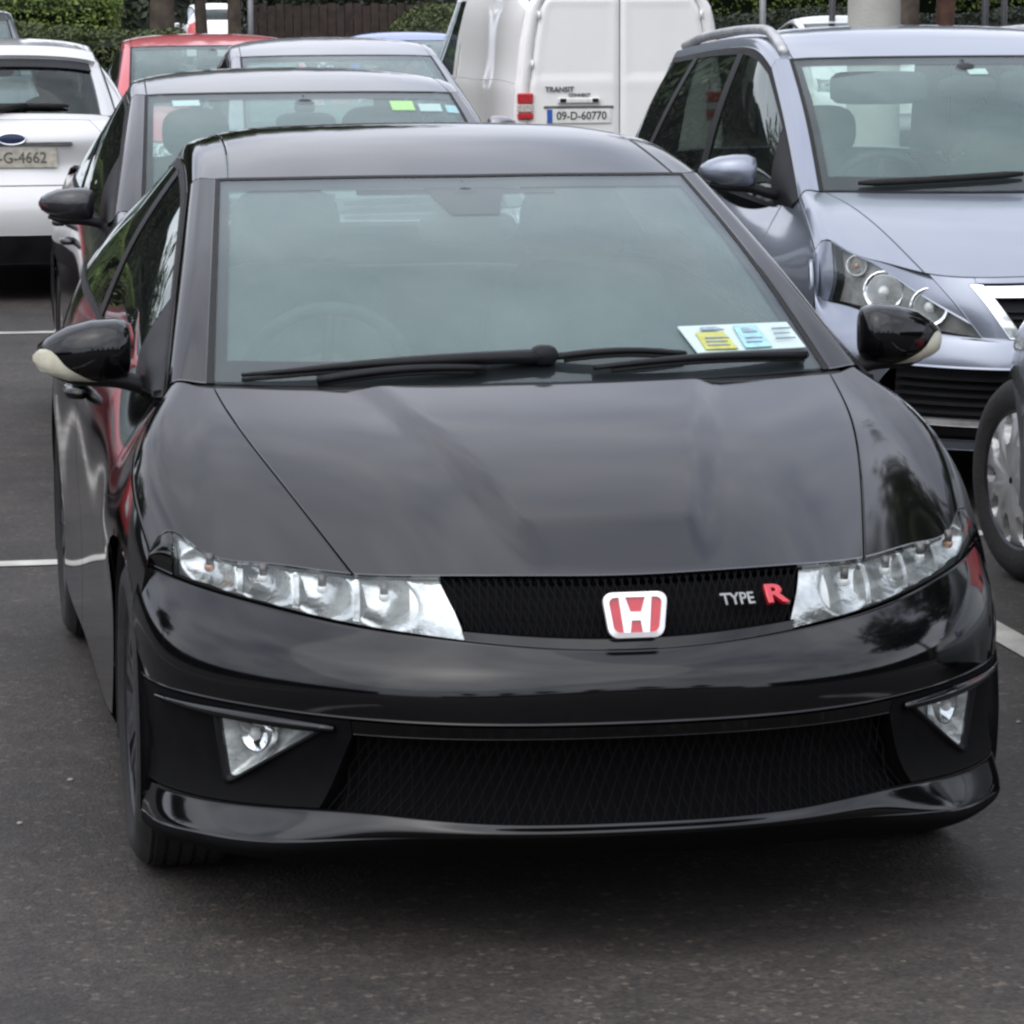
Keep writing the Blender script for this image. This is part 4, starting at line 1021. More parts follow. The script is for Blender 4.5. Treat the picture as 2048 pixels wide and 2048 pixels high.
# ------------------------------------------------------------------ other cars
def std(L=4.3, hw=.87, H=1.46, nz=.76, ny=.08, corner=.52, lamp_h=.15, cowl=(.95, .98), rf=(1.95, 1.40), rp=2.5, re=(3.5, 1.36), rear=(4.0, 1.0), rw=.56, belt=(.92, 1.02),
        wf=.90, wb=3.5, wr=.315, bonnet_bulge=.04, deck=None, **kw):
    fx = np.array([0, .25, .43, .62, .79, .90, .945]); fy = np.array([0, .03, .10, .30, .62, .86, 1.0])
    C1 = [(hw*a, ny+.05+corner*b*.98, nz+.012*b) for a, b in zip(fx, fy)]
    C2 = [(hw*(a+.012*(i > 4)), ny-.02+corner*b, nz-lamp_h+.02*b) for i, (a, b) in enumerate(zip(fx, fy))]
    cw = [(hw*a, cowl[0]+.22*b, cowl[1]+.004*b) for a, b in zip((0, .26, .47, .63, .74, .81, .86), (0, .06, .24, .48, .72, .9, 1))]
    fl = lambda dz, dy, kx: [(hw*(a+kx*(i > 2)), ny+dy+corner*b, dz) for i, (a, b) in enumerate(zip((0, .25, .44, .64, .83, .955, .985), (0, .03, .10, .29, .60, .90, 1.08)))]
    bump = [fl(nz-lamp_h-.06, -.055, 0), fl(nz-lamp_h-.17, -.075, .003), fl(.36, -.06, 0), fl(.24, -.03, -.01), fl(.19, .02, -.02)]
    def rrow(y, z, h, w_, dy): return [(w_*a, y+dy*b, z-h*b) for a, b in zip((0, .33, .6, .77, .88, .955, 1.0), (0, .06, .22, .42, .62, .82, 1.0))]
    w1 = hw*.72; w2 = hw*.69
    roof = [rrow(rf[0], rf[1], .012, w1, .13), rrow(rf[0]+.3, rf[1]+(H-rf[1])*.72, .035, w1*.99, .04), rrow(rp, H, .05, w2, 0), rrow(re[0], re[1], .055, hw*.645, -.06)]
    rear_r = [(x*(hw*.76)/(hw*.645), rear[0]+(y-re[0])*2, rear[1]+(z-re[1])*.4) for x, y, z in roof[-1]]
    def trow(z, y, k, yr): return [(hw*k*a, y-yr*b, z) for a, b in zip((0, .4, .7, .88, .97, 1.0), (0, .05, .22, .5, .8, 1.0))]
    if deck:      # saloon boot
        tail = [trow(deck[1]+.01, rear[0]+.14, .845, .06), trow(deck[1]-.005, L-.14, .885, .14), trow(deck[1]-.16, L-.02, .95, .25), trow(.60, L, .99, .34), trow(.30, L-.02, .98, .36), trow(.22, L-.08, .96, .34)]
    else:
        tail = [trow(rear[1]-.10, rear[0]+.10, .90, .20), trow(.80, L-.08, .96, .28), trow(.60, L, .995, .34), trow(.36, L-.02, .985, .36), trow(.22, L-.08, .97, .34)]
    ye = L-(.30 if deck else .40)
    S = dict(L=L, hw=hw, C1=C1, C2=C2, cowl=cw, bulge=bonnet_bulge, seam=(hw*.66, hw*.78), bump=bump, lamp_in=(hw*.50, hw*.46), lamp_out=(hw*.925, hw*.94),
             bowls=[(.5, hw*.57, .05, 'c'), (.5, hw*.70, .05, 'c'), (.5, hw*.83, .035, 'a')],
             screen_bulge=(0, -.03, .03), glass_x=(hw*.76, w1*.93), roof=roof, rear=rear_r, tail=tail, roof_v=.93, rear_v=.87,
             belt=[(hw*.885, cowl[0]+.25, belt[0]-.01), (hw*.91, cowl[0]+.55, belt[0]), (hw*.935, rp, (belt[0]+belt[1])/2), (hw*.925, re[0]-.1, belt[1]), (hw*.87, rear[0]-.08, belt[1]+.01)],
             windows=[(rf[0]-.25, cowl[0]+.62, rp+.05, rp+.02), (rp+.13, rp+.10, re[0]-.12, re[0]+.05)],
             flank=[[(hw*.965, .62, nz-.05), (hw*.985, wf, nz-.02), (hw*.985, rp, belt[0]-.13), (hw*.985, wb, belt[1]-.15), (hw*.95, ye, belt[1]-.17)],
                    [(hw*.985, .62, .52), (hw*1.0, wf, .56), (hw*.99, rp, .52), (hw*1.0, wb, .56), (hw*.985, ye, .56)],
                    [(hw*.975, .60, .25), (hw*.99, wf, .27), (hw*.99, rp, .21), (hw*.99, wb, .27), (hw*.975, ye, .25)]],
             cuts=[cowl[0]+.40, rp+.08, wb-.25], wf=wf, wb=wb, wr=wr, ar=wr+.045, wx=hw*.985, dash_z=cowl[1]-.05, seat_back=.46, tail_lamp_u=(.10, .42))
    if deck: S['F0x'] = [(hw*.885, rear[0]+.10, deck[1]-.01), (hw*.895, L-.29, deck[1]-.02)]
    S.update(kw); return S

# silver-blue people carrier with roof rails
zz = std(L=4.47, hw=.90, H=1.635, nz=.835, ny=.06, corner=.50, lamp_h=.20, cowl=(.93, 1.045), rf=(1.78, 1.525), rp=2.5, re=(4.0, 1.57), rear=(4.30, 1.06), belt=(.98, 1.06), wf=.93, wb=3.63, wr=.32,
         bonnet_bulge=.035, house=.048, housing='lamp_mid', tail_lamp_u=(.0, .3))
hw = zz['hw']
def widen(r_, k): return [(x*k, y, z) for x, y, z in r_]
zz['roof'] = [widen(r_, 1.05) for r_ in zz['roof']]
zz['C1'] = [(0, .085, .815), (.25, .095, .815), (.42, .12, .812), (.58, .21, .820), (.70, .36, .850), (.79, .54, .885), (.845, .66, .90)]
zz['C2'] = [(0, .02, .600), (.25, .03, .602), (.42, .07, .608), (.58, .18, .625), (.715, .335, .660), (.815, .52, .70), (.865, .66, .73)]
zz['lamp_in'] = (.585, .435); zz['lamp_out'] = (.815, .835); zz['glass_x'] = (hw*.785, hw*.705)
zz['lamp_top'] = lambda s: np.where(np.asarray(s, float) < .75, .80*(1-np.asarray(s, float)/.75)**2.1+.02, .02)
zz['bowls'] = [(.58, .595, .062, 'c'), (.52, .715, .066, 'c'), (.22, .775, .034, 'a')]
zz['windows'] = [(1.55, 1.42, 2.40, 2.45), (2.52, 2.55, 3.35, 3.45), (3.43, 3.52, 3.86, 4.0)]
zz['bump'] = [[(hw*a, .06+dy+.50*b, z+.02*b) for a, b in zip((0, .25, .44, .64, .83, .955, .985), (0, .03, .10, .29, .60, .90, 1.08))] for (z, dy) in ((.555, -.075), (.50, -.085), (.44, -.07), (.30, -.055), (.22, -.02))]
zaf = thing('people_carrier', 'silver-blue people carrier with roof rails and chrome grille bar', 'car', (2.74, 5.10, 0))
Z = build_car(zaf, zz, 'paint_zafira', detail=.9, hero=True)
ref = Z['ref']; SU = Z['SU']
ub_ = .46; vA = SU.find_v(.6, 0, .36, .5, 1); vB = SU.find_v(.6, 0, .70, .5, 1)
panel('bumper', 'paint_zafira', zaf, SU, 0, ub_, 0, 1, 18, 60, ref=ref, arches=Z['arches'], gap=.002)
panel('bumper', 'paint_zafira', zaf, SU, .93, 1, 0, 1, 6, 60, ref=ref, arches=Z['arches'], gap=.002)
pair('bumper_side', 'paint_zafira', zaf, SU, ub_, .93, lambda t: vB+.03*np.sin(np.asarray(t)*math.pi), 1, 14, 18, ref=ref, arches=Z['arches'], gap=.001)
lg = panel('lower_intake', 'plastic_black', zaf, SU, ub_, .93, 1-vB, vB, 10, 40, ref=ref, off=-.03, flange=-.03, gap=0)
for k in range(5):
    a = ub_+.05+k*.055
    for m in (False, True): panel('intake_slat', 'plastic_black', lg, SU, a, a+.022, vA, vB-.005, 4, 16, ref=ref, off=-.004, flange=.02, gap=0, mirror=m)
for m in (False, True):
    panel('intake_strip', 'rim_silver', lg, SU, .785, .825, vA+.01, vB-.015, 4, 16, ref=ref, off=.004, flange=.02, gap=0, mirror=m)
# grille: dark recess with chrome frame and bar
SBz = Z['SB']; vz0 = SBz.find_v(.1, 0, .45, .5, 1); vz1 = SBz.find_v(1, 0, .33, .5, 1); vz = lambda t: vz0+(vz1-vz0)*np.asarray(t)
li = lambda t: SBz.find_v(0, 0, .585, .5, 1)+(SBz.find_v(1, 0, .435, .5, 1)-SBz.find_v(0, 0, .585, .5, 1))*np.asarray(t)
pair('nose_cheek', 'paint_zafira', zaf, SBz, 0, 1, vz, li, 10, 8, ref=ref, gap=.001)
gz = panel('grille', 'plastic_black', zaf, SBz, .10, 1, lambda t: 1-vz(t), vz, 8, 30, ref=ref, off=-.04, flange=-.03, gap=0)
for k in range(4): panel('grille_slat', 'plastic_black', gz, SBz, .50+.11*k, .545+.11*k, lambda t: 1-vz(.5)+.01+0*t, lambda t: vz(.5)-.01+0*t, 3, 24, ref=ref, off=-.012, flange=.02, gap=0)
panel('grille_bar', 'chrome', gz, SBz, .14, .33, lambda t: 1-vz(.14+.19*t)+.004, lambda t: vz(.14+.19*t)-.004, 8, 34, ref=ref, off=.006, flange=.02, gap=0)
fm = MB()
for m in (False, True): fm.add(*patch(SBz, .12, .98, lambda t: vz(t)-.012, lambda t: vz(t)+.008, 14, 4, ref=ref, off=.007, flange=.02, gap=0, mirror=m))
fm.add(*patch(SBz, .93, .995, lambda t: 1-vz(1)+0*t, lambda t: vz(1)+0*t, 4, 26, ref=ref, off=.006, flange=.02, gap=0)); fm.obj('grille_frame', 'chrome', gz)
panel('nose_lip', 'paint_zafira', zaf, SBz, 0, .10, lambda t: 1-vz0+0*t, lambda t: vz0+0*t, 4, 30, ref=ref, gap=.001)
mirror_pair(zaf, .895, 1.40, 1.115, L=.20, h=.060, d=.075, mat='paint_zafira', z_stalk=-.04, tipdrop=.0)
for s in (1, -1):
    pts = []
    SRz = Z['SR']
    for i, u in enumerate(np.linspace(.03, .97, 26)):
        p = SRz.ev(np.array([u]), np.array([.945]))[0]; n = SRz.nrm(np.array([u]), np.array([.945]))[0]; n = n if n[2] > 0 else -n
        lift = .006+.020*min(1, (u-.03)/.16, (.97-u)/.16); q = p+np.array([0, 0, 1])*lift; pts.append((s*q[0], q[1], q[2]))
    mb = MB(); mb.tube(pts, .022, 10, sq=.9); mb.obj('roof_rail', 'rim_silver', zaf)
def wipers(root, C, spans, mat='rubber'):
    for (xa, ua, xb, ub2) in spans:
        SS = C['SS']; pts = []
        for t in np.linspace(0, 1, 10):
            u, x = ua+(ub2-ua)*t, xa+(xb-xa)*t; v = SS.find_v(u, 0, abs(x), .5, 1); v = v if x >= 0 else 1-v
            p = SS.ev(np.array([u]), np.array([v]))[0]; n = SS.nrm(np.array([u]), np.array([v]))[0]; n = n if n[2] > 0 else -n; pts.append(tuple(p+n*.016))
        b = MB(); b.tube(pts, [.006]+[.011]*8+[.007], 6, sq=1.3); b.obj('wiper', mat, root)
wipers(zaf, Z, [(-.58, .03, .02, .085), (.05, .03, .62, .06)])
def on_screen(C, u, x, off):
    SS = C['SS']; v = SS.find_v(u, 0, abs(x), .5, 1); v = v if x >= 0 else 1-v
    p = SS.ev(np.array([u]), np.array([v]))[0]; n = SS.nrm(np.array([u]), np.array([v]))[0]; n = n if n[2] > 0 else -n; return Vector(p+n*off)
def sticker(name, mat, C, x0, x1, u0, u1, off=-.004):
    V = [on_screen(C, u0, x0, off), on_screen(C, u0, x1, off), on_screen(C, u1, x1, off), on_screen(C, u1, x0, off)]
    n = (V[1]-V[0]).cross(V[3]-V[0]).normalized()*.001
    return mk(name, [v+n for v in V]+[v-n for v in V], [(0, 1, 2, 3), (7, 6, 5, 4), (0, 4, 5, 1), (1, 5, 6, 2), (2, 6, 7, 3), (3, 7, 4, 0)], mat, C['ws'], smooth=False)
sticker('toll_tag', 'paper_white', Z, .0, .075, .83, .88)
for x in (-.34, .34):    # sun visors folded down behind the glass
    mb = MB(); q = on_screen(Z, .86, x, -.07); mb.add(*superbox(tuple(q), (.19, .018, .062), 6)); mb.obj('sun_visor', 'seat_fabric', zaf)

# dark saloon behind the hatchback
ss = std(L=4.55, hw=.88, H=1.475, nz=.78, cowl=(1.10, .98), rf=(2.02, 1.395), rp=2.6, re=(3.35, 1.41), rear=(3.95, 1.06), belt=(.93, 1.0), wf=.90, wb=3.52, deck=(0, 1.0), tail_lamp_u=(.46, .66), gate_u=.72, tail_lamp_v=.985, wheel='spoke', rim='rim_silver')
sal = thing('dark_saloon', 'dark grey saloon parked right behind the black hatchback', 'car', (.27, 5.35, 0))
Sa = build_car(sal, ss, 'paint_dark', detail=.7)
mirror_pair(sal, .83, 1.62, 1.0, L=.20, h=.060, d=.07, mat='paint_dark', z_stalk=-.03, tipdrop=.0)
sticker('disc_green', 'paper_green', Sa, .33, .42, .80, .90); sticker('disc_white', 'paper_white', Sa, .44, .53, .79, .87); sticker('disc_pale', 'paper_blue', Sa, .55, .60, .78, .86)
sticker('toll_tag', 'paper_white', Sa, -.50, -.40, .87, .93)
wipers(sal, Sa, [(-.58, .03, .02, .08), (.05, .03, .62, .06)])
plate(sal, (0, -.02, .42), None, (0, -1, 0))

# silver hatchback, red hatchback, blue hatchback in the rows behind
def simple_car(name, label, loc, pm, rz=0, **k):
    S = std(**k); o = thing(name, label, 'car', loc, rz); C = build_car(o, S, pm, detail=.5)
    if k.get('folded'): mirror_pair(o, .79, S['cowl'][0][1]+.85, S['belt'][0][2]+.07, L=.09, h=.062, d=.09, mat=pm, z_stalk=-.03)
    else: mirror_pair(o, .82, S['cowl'][0][1]+k.get('mir', .50), S['belt'][0][2]+.07, L=.19, h=.062, d=.07, mat=pm, z_stalk=-.03)
    plate(o, (0, -.03, .44), None, (0, -1, 0)); plate(o, (0, S['L']+.008, .70), None, (0, 1, 0)); return o, C, S
simple_car('silver_hatchback', 'silver hatchback showing its roof above the dark saloon', (1.43, 13.2, 0), 'paint_silver', H=1.50, rf=(2.05, 1.40), rp=2.6)
simple_car('red_hatchback', 'red hatchback with a pale sheen on its roof, behind the silver roof', (1.10, 18.1, 0), 'paint_red', L=3.95, H=1.475, rf=(1.9, 1.395), rp=2.5, re=(3.3, 1.38), rear=(3.75, 1.0), wb=3.3)
simple_car('blue_hatchback', 'blue car between the silver car and the white van', (4.15, 28.2, 0), 'paint_blue', H=1.37, rf=(2.0, 1.29), re=(3.5, 1.28), cowl=(.95, .94))
simple_car('grey_hatchback', 'tall dark grey car in front of the clipped hedge', (-.72, 25.0, 0), 'paint_grey', H=1.66, rf=(1.9, 1.55), re=(3.5, 1.56), rear=(4.0, 1.05), cowl=(.95, 1.04), belt=(.98, 1.05))
simple_car('white_hatchback', 'white car roof beyond the people carrier roof rail', (10.2, 33.0, 0), 'paint_white', H=1.49, rf=(1.95, 1.40), re=(3.5, 1.36))
simple_car('red_saloon', 'red car parked well clear of the dark saloon', (-2.75, 6.7, 0), 'paint_red', H=1.45)
nb, NC, NS = simple_car('grey_supermini', 'light grey supermini with slotted wheel trims, front wheels turned', (2.972, 4.425, 0), 'paint_lightgrey', rz=R(167), L=3.76, hw=.84, wf=.74, wb=3.20, wr=.31, H=1.48, wheel='cover', rim='rim_silver', rimr=.215, cowl=(.9, .98), rf=(1.8, 1.41), rp=2.2, re=(3.15, 1.39), rear=(3.5, 1.0), cuts=[1.25, 2.3, 2.95], steer=R(22), folded=True)

# white estate seen from behind
wt = std(L=4.34, hw=.81, H=1.495, re=(3.75, 1.455), rear=(4.18, 1.055), belt=(.95, 1.02), wf=.90, wb=3.55, gate_u=.48, gate_v=.84, rw_u=(.20, .93), rear_v=.90, tail_lamp_u=(.22, .46), rb_u1=.80, rear_glass='glass_screen')
we = thing('white_hatchback', 'white hatchback with a rear wiper and an oval badge on its tailgate', 'car', (-.585, 18.65, 0), math.pi)
WT = build_car(we, wt, 'paint_offwhite', detail=.7)
mirror_pair(we, .82, 1.45, 1.02, L=.19, h=.062, d=.07, mat='paint_offwhite', z_stalk=-.03)
TLw = WT['TL']; SQw = WT['SQ']
def onT(Lf, u, x, off):
    v = Lf.find_v(u, 0, abs(x), .5, 1); v = v if x >= 0 else 1-v
    p = Lf.ev(np.array([u]), np.array([v]))[0]; n = Lf.nrm(np.array([u]), np.array([v]))[0]; n = n if n[1] > 0 else -n
    return Vector(p+n*off), Vector(n)
panel('roof_spoiler', 'paint_offwhite', we, SQw, .0, .20, .06, .94, 8, 26, ref=WT['ref'], off=.030, flange=.035, gap=.01)
panel('window_band', 'frit', WT['rw'], SQw, .20, .33, .10, .90, 5, 26, ref=WT['ref'], off=.012, flange=.03, gap=.0)
b = MB(); b.tube([onT(SQw, .86, x, .02)[0] for x in np.linspace(-.34, .14, 10)], [.006]+[.014]*8+[.02], 8); b.tube([onT(SQw, .92, .14, .02)[0], onT(SQw, .86, -.1, .03)[0]], [.03, .012], 8); b.obj('rear_wiper', 'rubber', we)
p, n = onT(TLw, .16, 0, .006); mb = MB(); mb.add(*superbox(tuple(p), (.078, .008, .030), 2.0)); bd = mb.obj('badge', 'badge_navy', we)
mb = MB(); ring = [(p.x+.080*math.cos(a), p.y+.004, p.z+.032*math.sin(a)) for a in np.linspace(0, 2*math.pi, 29)]; mb.tube(ring, .006, 6, cap=False, up=(0, 1, 0)); mb.obj('badge_rim', 'chrome', bd)
p, n = onT(TLw, .36, 0, .012); plate(we, (0, p.y, .835), '06-G-4662', (0, 1, 0), mat='plate_dirty', ink='ink_faded')
mb = MB(); mb.box((0, p.y-.004, .915), (.70, .05, .022), bev=.006); mb.obj('plate_trim', 'text_grey', we)

# ---------------------------------------------------------------- white panel van, tail to the camera
van = thing('panel_van', 'white panel van with a red tail lamp and twin rear doors', 'van', (4.40, 21.0, 0), R(2))
SEC = [(0, 1.80), (.35, 1.80), (.60, 1.785), (.70, 1.745), (.755, 1.66), (.80, 1.42), (.835, 1.10), (.845, 1.06), (.855, .90), (.86, .60), (.845, .38)]
def vrow(y, kx=1., kz=1., dz=0., cut=None): 
    r_ = [(x*kx, y, (z-.3)*kz+.3+dz) for x, z in SEC]
    return [(x, y, min(z, cut) if cut else z) for x, y, z in r_] if cut else r_
VR = Loft([vrow(.05, .985, .995), vrow(.12), vrow(1.2), vrow(2.35, 1, 1.0)], True, knots=[0, .03, .5, 1])
vx = lambda z, u=.5: VR.find_v(u, 2, z, .52, 1)
vref = (0, 1.5, .9); var_ = [(.78, .33, .37), (3.70, .33, .37)]
panel('roof', 'paint_white', van, VR, 0, 1, 1-vx(1.76), vx(1.76), 12, 30, ref=vref, gap=.001)
pair('side_panel', 'paint_white', van, VR, 0, 1, vx(1.76), vx(1.075), 14, 22, ref=vref, gap=.001)
pair('side_lower', 'paint_white', van, VR, 0, 1, vx(1.075), 1, 26, 22, ref=vref, gap=.001, arches=var_)
# cab: door, windscreen, bonnet
CABL = [[(.70, 2.36, 1.745), (.70, 2.9, 1.73), (.68, 3.15, 1.68), (.70, 3.55, 1.30), (.74, 3.78, 1.09)],
        [(.845, 2.36, 1.06), (.845, 2.8, 1.05), (.84, 3.2, 1.04), (.83, 3.55, 1.03), (.81, 3.80, 1.02)],
        [(.86, 2.36, .60), (.86, 2.8, .60), (.86, 3.3, .62), (.86, 3.7, .64), (.82, 4.15, .70)],
        [(.845, 2.36, .36), (.845, 2.8, .36), (.845, 3.3, .36), (.845, 3.7, .36), (.80, 4.15, .36)]]
SGv = Loft([CABL[0], [tuple((np.asarray(a)+np.asarray(b_))/2+np.array([.022, 0, 0])) for a, b_ in zip(CABL[0], CABL[1])], CABL[1]])
pair('cab_window', 'glass_side', van, SGv, .06, .96, .09, .86, 12, 20, ref=vref, flange=0)
pair('cab_frame', 'paint_white', van, SGv, 0, .06, 0, 1, 4, 20, ref=vref, gap=0); pair('cab_frame', 'paint_white', van, SGv, .06, .96, 0, .09, 8, 5, ref=vref, gap=0); pair('cab_frame', 'paint_white', van, SGv, .06, .96, .86, 1, 8, 5, ref=vref, gap=0); pair('cab_frame', 'paint_white', van, SGv, .96, 1, 0, 1, 4, 20, ref=vref, gap=0)
pair('cab_door', 'paint_white', van, Loft(CABL[1:]), 0, 1, 0, 1, 20, 26, ref=vref, arches=var_)
XR = [(0, .35, .62, 1.0)]
def crow(y, z, w_, dz=.03): return [(0, y, z+dz), (w_*.4, y, z+dz), (w_*.75, y+.01, z+dz*.6), (w_, y+.03 if False else y, z)]
panel('cab_roof', 'paint_white', van, Loft([crow(2.36, 1.745, .70, .05), crow(2.9, 1.73, .70, .05), crow(3.15, 1.68, .68, .04)], True), 0, 1, 0, 1, 8, 20, ref=vref, gap=.001)
panel('windscreen', 'glass_screen', van, Loft([crow(3.16, 1.675, .68, .04), crow(3.50, 1.36, .70, .03), crow(3.80, 1.08, .74, .02)], True), 0, 1, 0, 1, 10, 20, ref=vref, gap=.002, flange=0)
panel('bonnet', 'paint_white', van, Loft([crow(3.80, 1.075, .76, .02), crow(4.12, .98, .78, .02), crow(4.26, .82, .78, .0), crow(4.30, .55, .80, .0), crow(4.24, .36, .80, .0)], True), 0, 1, 0, 1, 12, 20, ref=vref)
mb = MB(); mb.box((0, 2.1, .40), (1.0, 3.9, .16)); mb.box((0, 2.2, .42), (1.64, 2.0, .12)); mb.obj('underbody', 'plastic_black', van, smooth=False)
mb = MB(); mb.box((0, 2.42, 1.0), (1.5, .04, 1.1)); mb.obj('bulkhead', 'interior', van, smooth=False)
for s_ in (-.38, .38): seat(van, s_, 2.95, .62, w=.24, back=.58)
# the tail: rounded corner frame, two doors with pressed panels
def backx(z): return np.interp(z, [.38, .60, .90, 1.06, 1.10, 1.42, 1.66, 1.745, 1.785], [.832, .847, .842, .832, .822, .788, .743, .69, .60])
def door(s):
    nz_, nx_ = 40, 24; V = []; F = []
    for i in range(nz_+1):
        z = .52+(1.755-.52)*i/nz_; xe = backx(z)-.105
        for j in range(nx_+1):
            f = j/nx_; x = .004+(xe-.004)*f
            y = .0
            e = min(x-.004, xe-x, z-.52, 1.755-z)
            y += .022*max(0, 1-e/.012)**2                  # rolled rim
            inx = max(abs(x-(xe*.5+.002))/(xe*.5-.055), abs(z-1.40)/.28)
            y += .005*min(1, max(0, (1-inx)/.06))           # pressed panel
            y -= .007*math.exp(-((z-1.06)/.014)**2)         # waist crease
            V.append((s*x, y, z))
    for i in range(nz_):
        for j in range(nx_): F.append((i*(nx_+1)+j, i*(nx_+1)+j+1, (i+1)*(nx_+1)+j+1, (i+1)*(nx_+1)+j))
    if s < 0: F = [f[::-1] for f in F]
    return mk('rear_door', V, F, 'paint_white', van)
dl, dr_ = door(-1), door(1)
def frame_side(s):
    V = []; F = []; zs = np.linspace(.50, 1.745, 30)
    for z in zs:
        o_, i_ = backx(z), backx(z)-.100
        for (x, y) in ((i_, .035), (i_, .004), (i_+.06, .004), (o_-.015, .016), (o_+.002, .052)): V.append((s*x, y, z))
    for k in range(29):
        for j in range(4): F.append((k*5+j, k*5+j+1, k*5+6+j, k*5+5+j))
    return fix_normals(mk('rear_corner', V, F, 'paint_white', van))
frame_side(1); frame_side(-1)
hd = MB(); hd.add(*patch(Loft([[(0, .004, 1.762), (.4, .004, 1.762), (.585, .004, 1.757), (.66, .01, 1.735)], [(0, .02, 1.79), (.4, .02, 1.79), (.60, .025, 1.775), (.685, .03, 1.74)], [(0, .05, 1.797), (.4, .05, 1.797), (.62, .052, 1.778), (.692, .052, 1.742)]], True), 0, 1, 0, 1, 8, 30, ref=vref, gap=0)); hd.obj('rear_header', 'paint_white', van)
rbv = MB(); rbv.box((0, .03, .44), (1.72, .16, .15), bev=.03); rbv.obj('rear_bumper', 'plastic_grey', van, smooth=False)
bkp = MB(); bkp.box((0, .06, 1.12), (1.44, .02, 1.26)); bkp.obj('door_seal', 'text_grey', van, smooth=False)
for s in (-1, 1):
    t = MB(); t.box((s*.765, -.004, .955), (.125, .05, .085), bev=.01); lm = t.obj('tail_lamp', 'lamp_red', van, smooth=False)
    t = MB(); t.box((s*.765, -.003, .878), (.125, .048, .066), bev=.008); t.obj('reversing_lamp', 'lamp_clear', lm, smooth=False)
    t = MB(); t.box((s*.765, -.004, .818), (.125, .05, .050), bev=.008); t.obj('lower_lens', 'lamp_red', lm, smooth=False)
    for z in (.72, 1.22, 1.60):
        t = MB(); t.tube([(s*(backx(z)-.102), -.010, z-.03), (s*(backx(z)-.102), -.010, z+.03)], .012, 8); t.obj('hinge', 'paint_white', van)
plate(van, (-.335, -.010, .815), '09-D-60770', (0, -1, 0))
t = MB(); t.box((-.335, -.004, .885), (.56, .014, .022), bev=.004); t.obj('plate_frame', 'text_grey', van, smooth=False)
t = MB(); t.box((-.335, -.012, .935), (.34, .03, .045), bev=.01); hnd = t.obj('door_handle', 'plate_white', van, smooth=False)
for dx in (-.13, .13):
    t = MB(); t.box((-.335+dx, -.026, .937), (.05, .010, .030), bev=.004); t.obj('plate_lamp', 'plastic_black', hnd, smooth=False)
text('lettering', 'TRANSIT', .058, 'text_grey', van, (-.49, -.010, 1.022), (0, -1, 0), .003, .0012)
text('lettering', 'CONNECT', .036, 'text_grey', van, (-.33, -.006, .978), (0, -1, 0), .003, .001)
for y in (.78, 3.70):
    for s in (-1, 1): wheel(van, s*.84, y, .33, 'cover', 'rim_silver', .20, .215)
    arch_liner(van, y, .33, .37, .84, .5)
mirror_pair(van, .86, 3.35, 1.12, L=.20, h=.11, d=.07, mat='plastic_black', z_stalk=.05)

# ---------------------------------------------------------------- plants
def leaves(P, size, nrm=None, jitter=.9, seed=1):
    """one small bent leaf (two triangles) at each point"""
    g = np.random.default_rng(seed); n = len(P)
    d = g.normal(size=(n, 3)); 
    if nrm is not None: d = d*jitter+nrm
    d /= np.linalg.norm(d, axis=1, keepdims=True)
    a = np.cross(d, g.normal(size=(n, 3))); a /= np.linalg.norm(a, axis=1, keepdims=True); b = np.cross(d, a)
    s = (size*g.uniform(.6, 1.3, (n, 1)))
    V = np.stack([P-a*s, P+b*s*.55+d*s*.12, P+a*s, P-b*s*.55+d*s*.12], 1).reshape(-1, 3)
    F = np.arange(n*4).reshape(n, 4)
    return V, F
def fast_mesh(name, V, F):
    me = bpy.data.meshes.new(name); me.vertices.add(len(V)); me.vertices.foreach_set('co', np.asarray(V, np.float32).ravel())
    k = F.shape[1]; me.loops.add(F.size); me.loops.foreach_set('vertex_index', F.astype(np.int32).ravel())
    me.polygons.add(len(F)); me.polygons.foreach_set('loop_start', np.arange(0, F.size, k, dtype=np.int32)); me.polygons.foreach_set('loop_total', np.full(len(F), k, np.int32))
    me.update(); me.validate(); return me
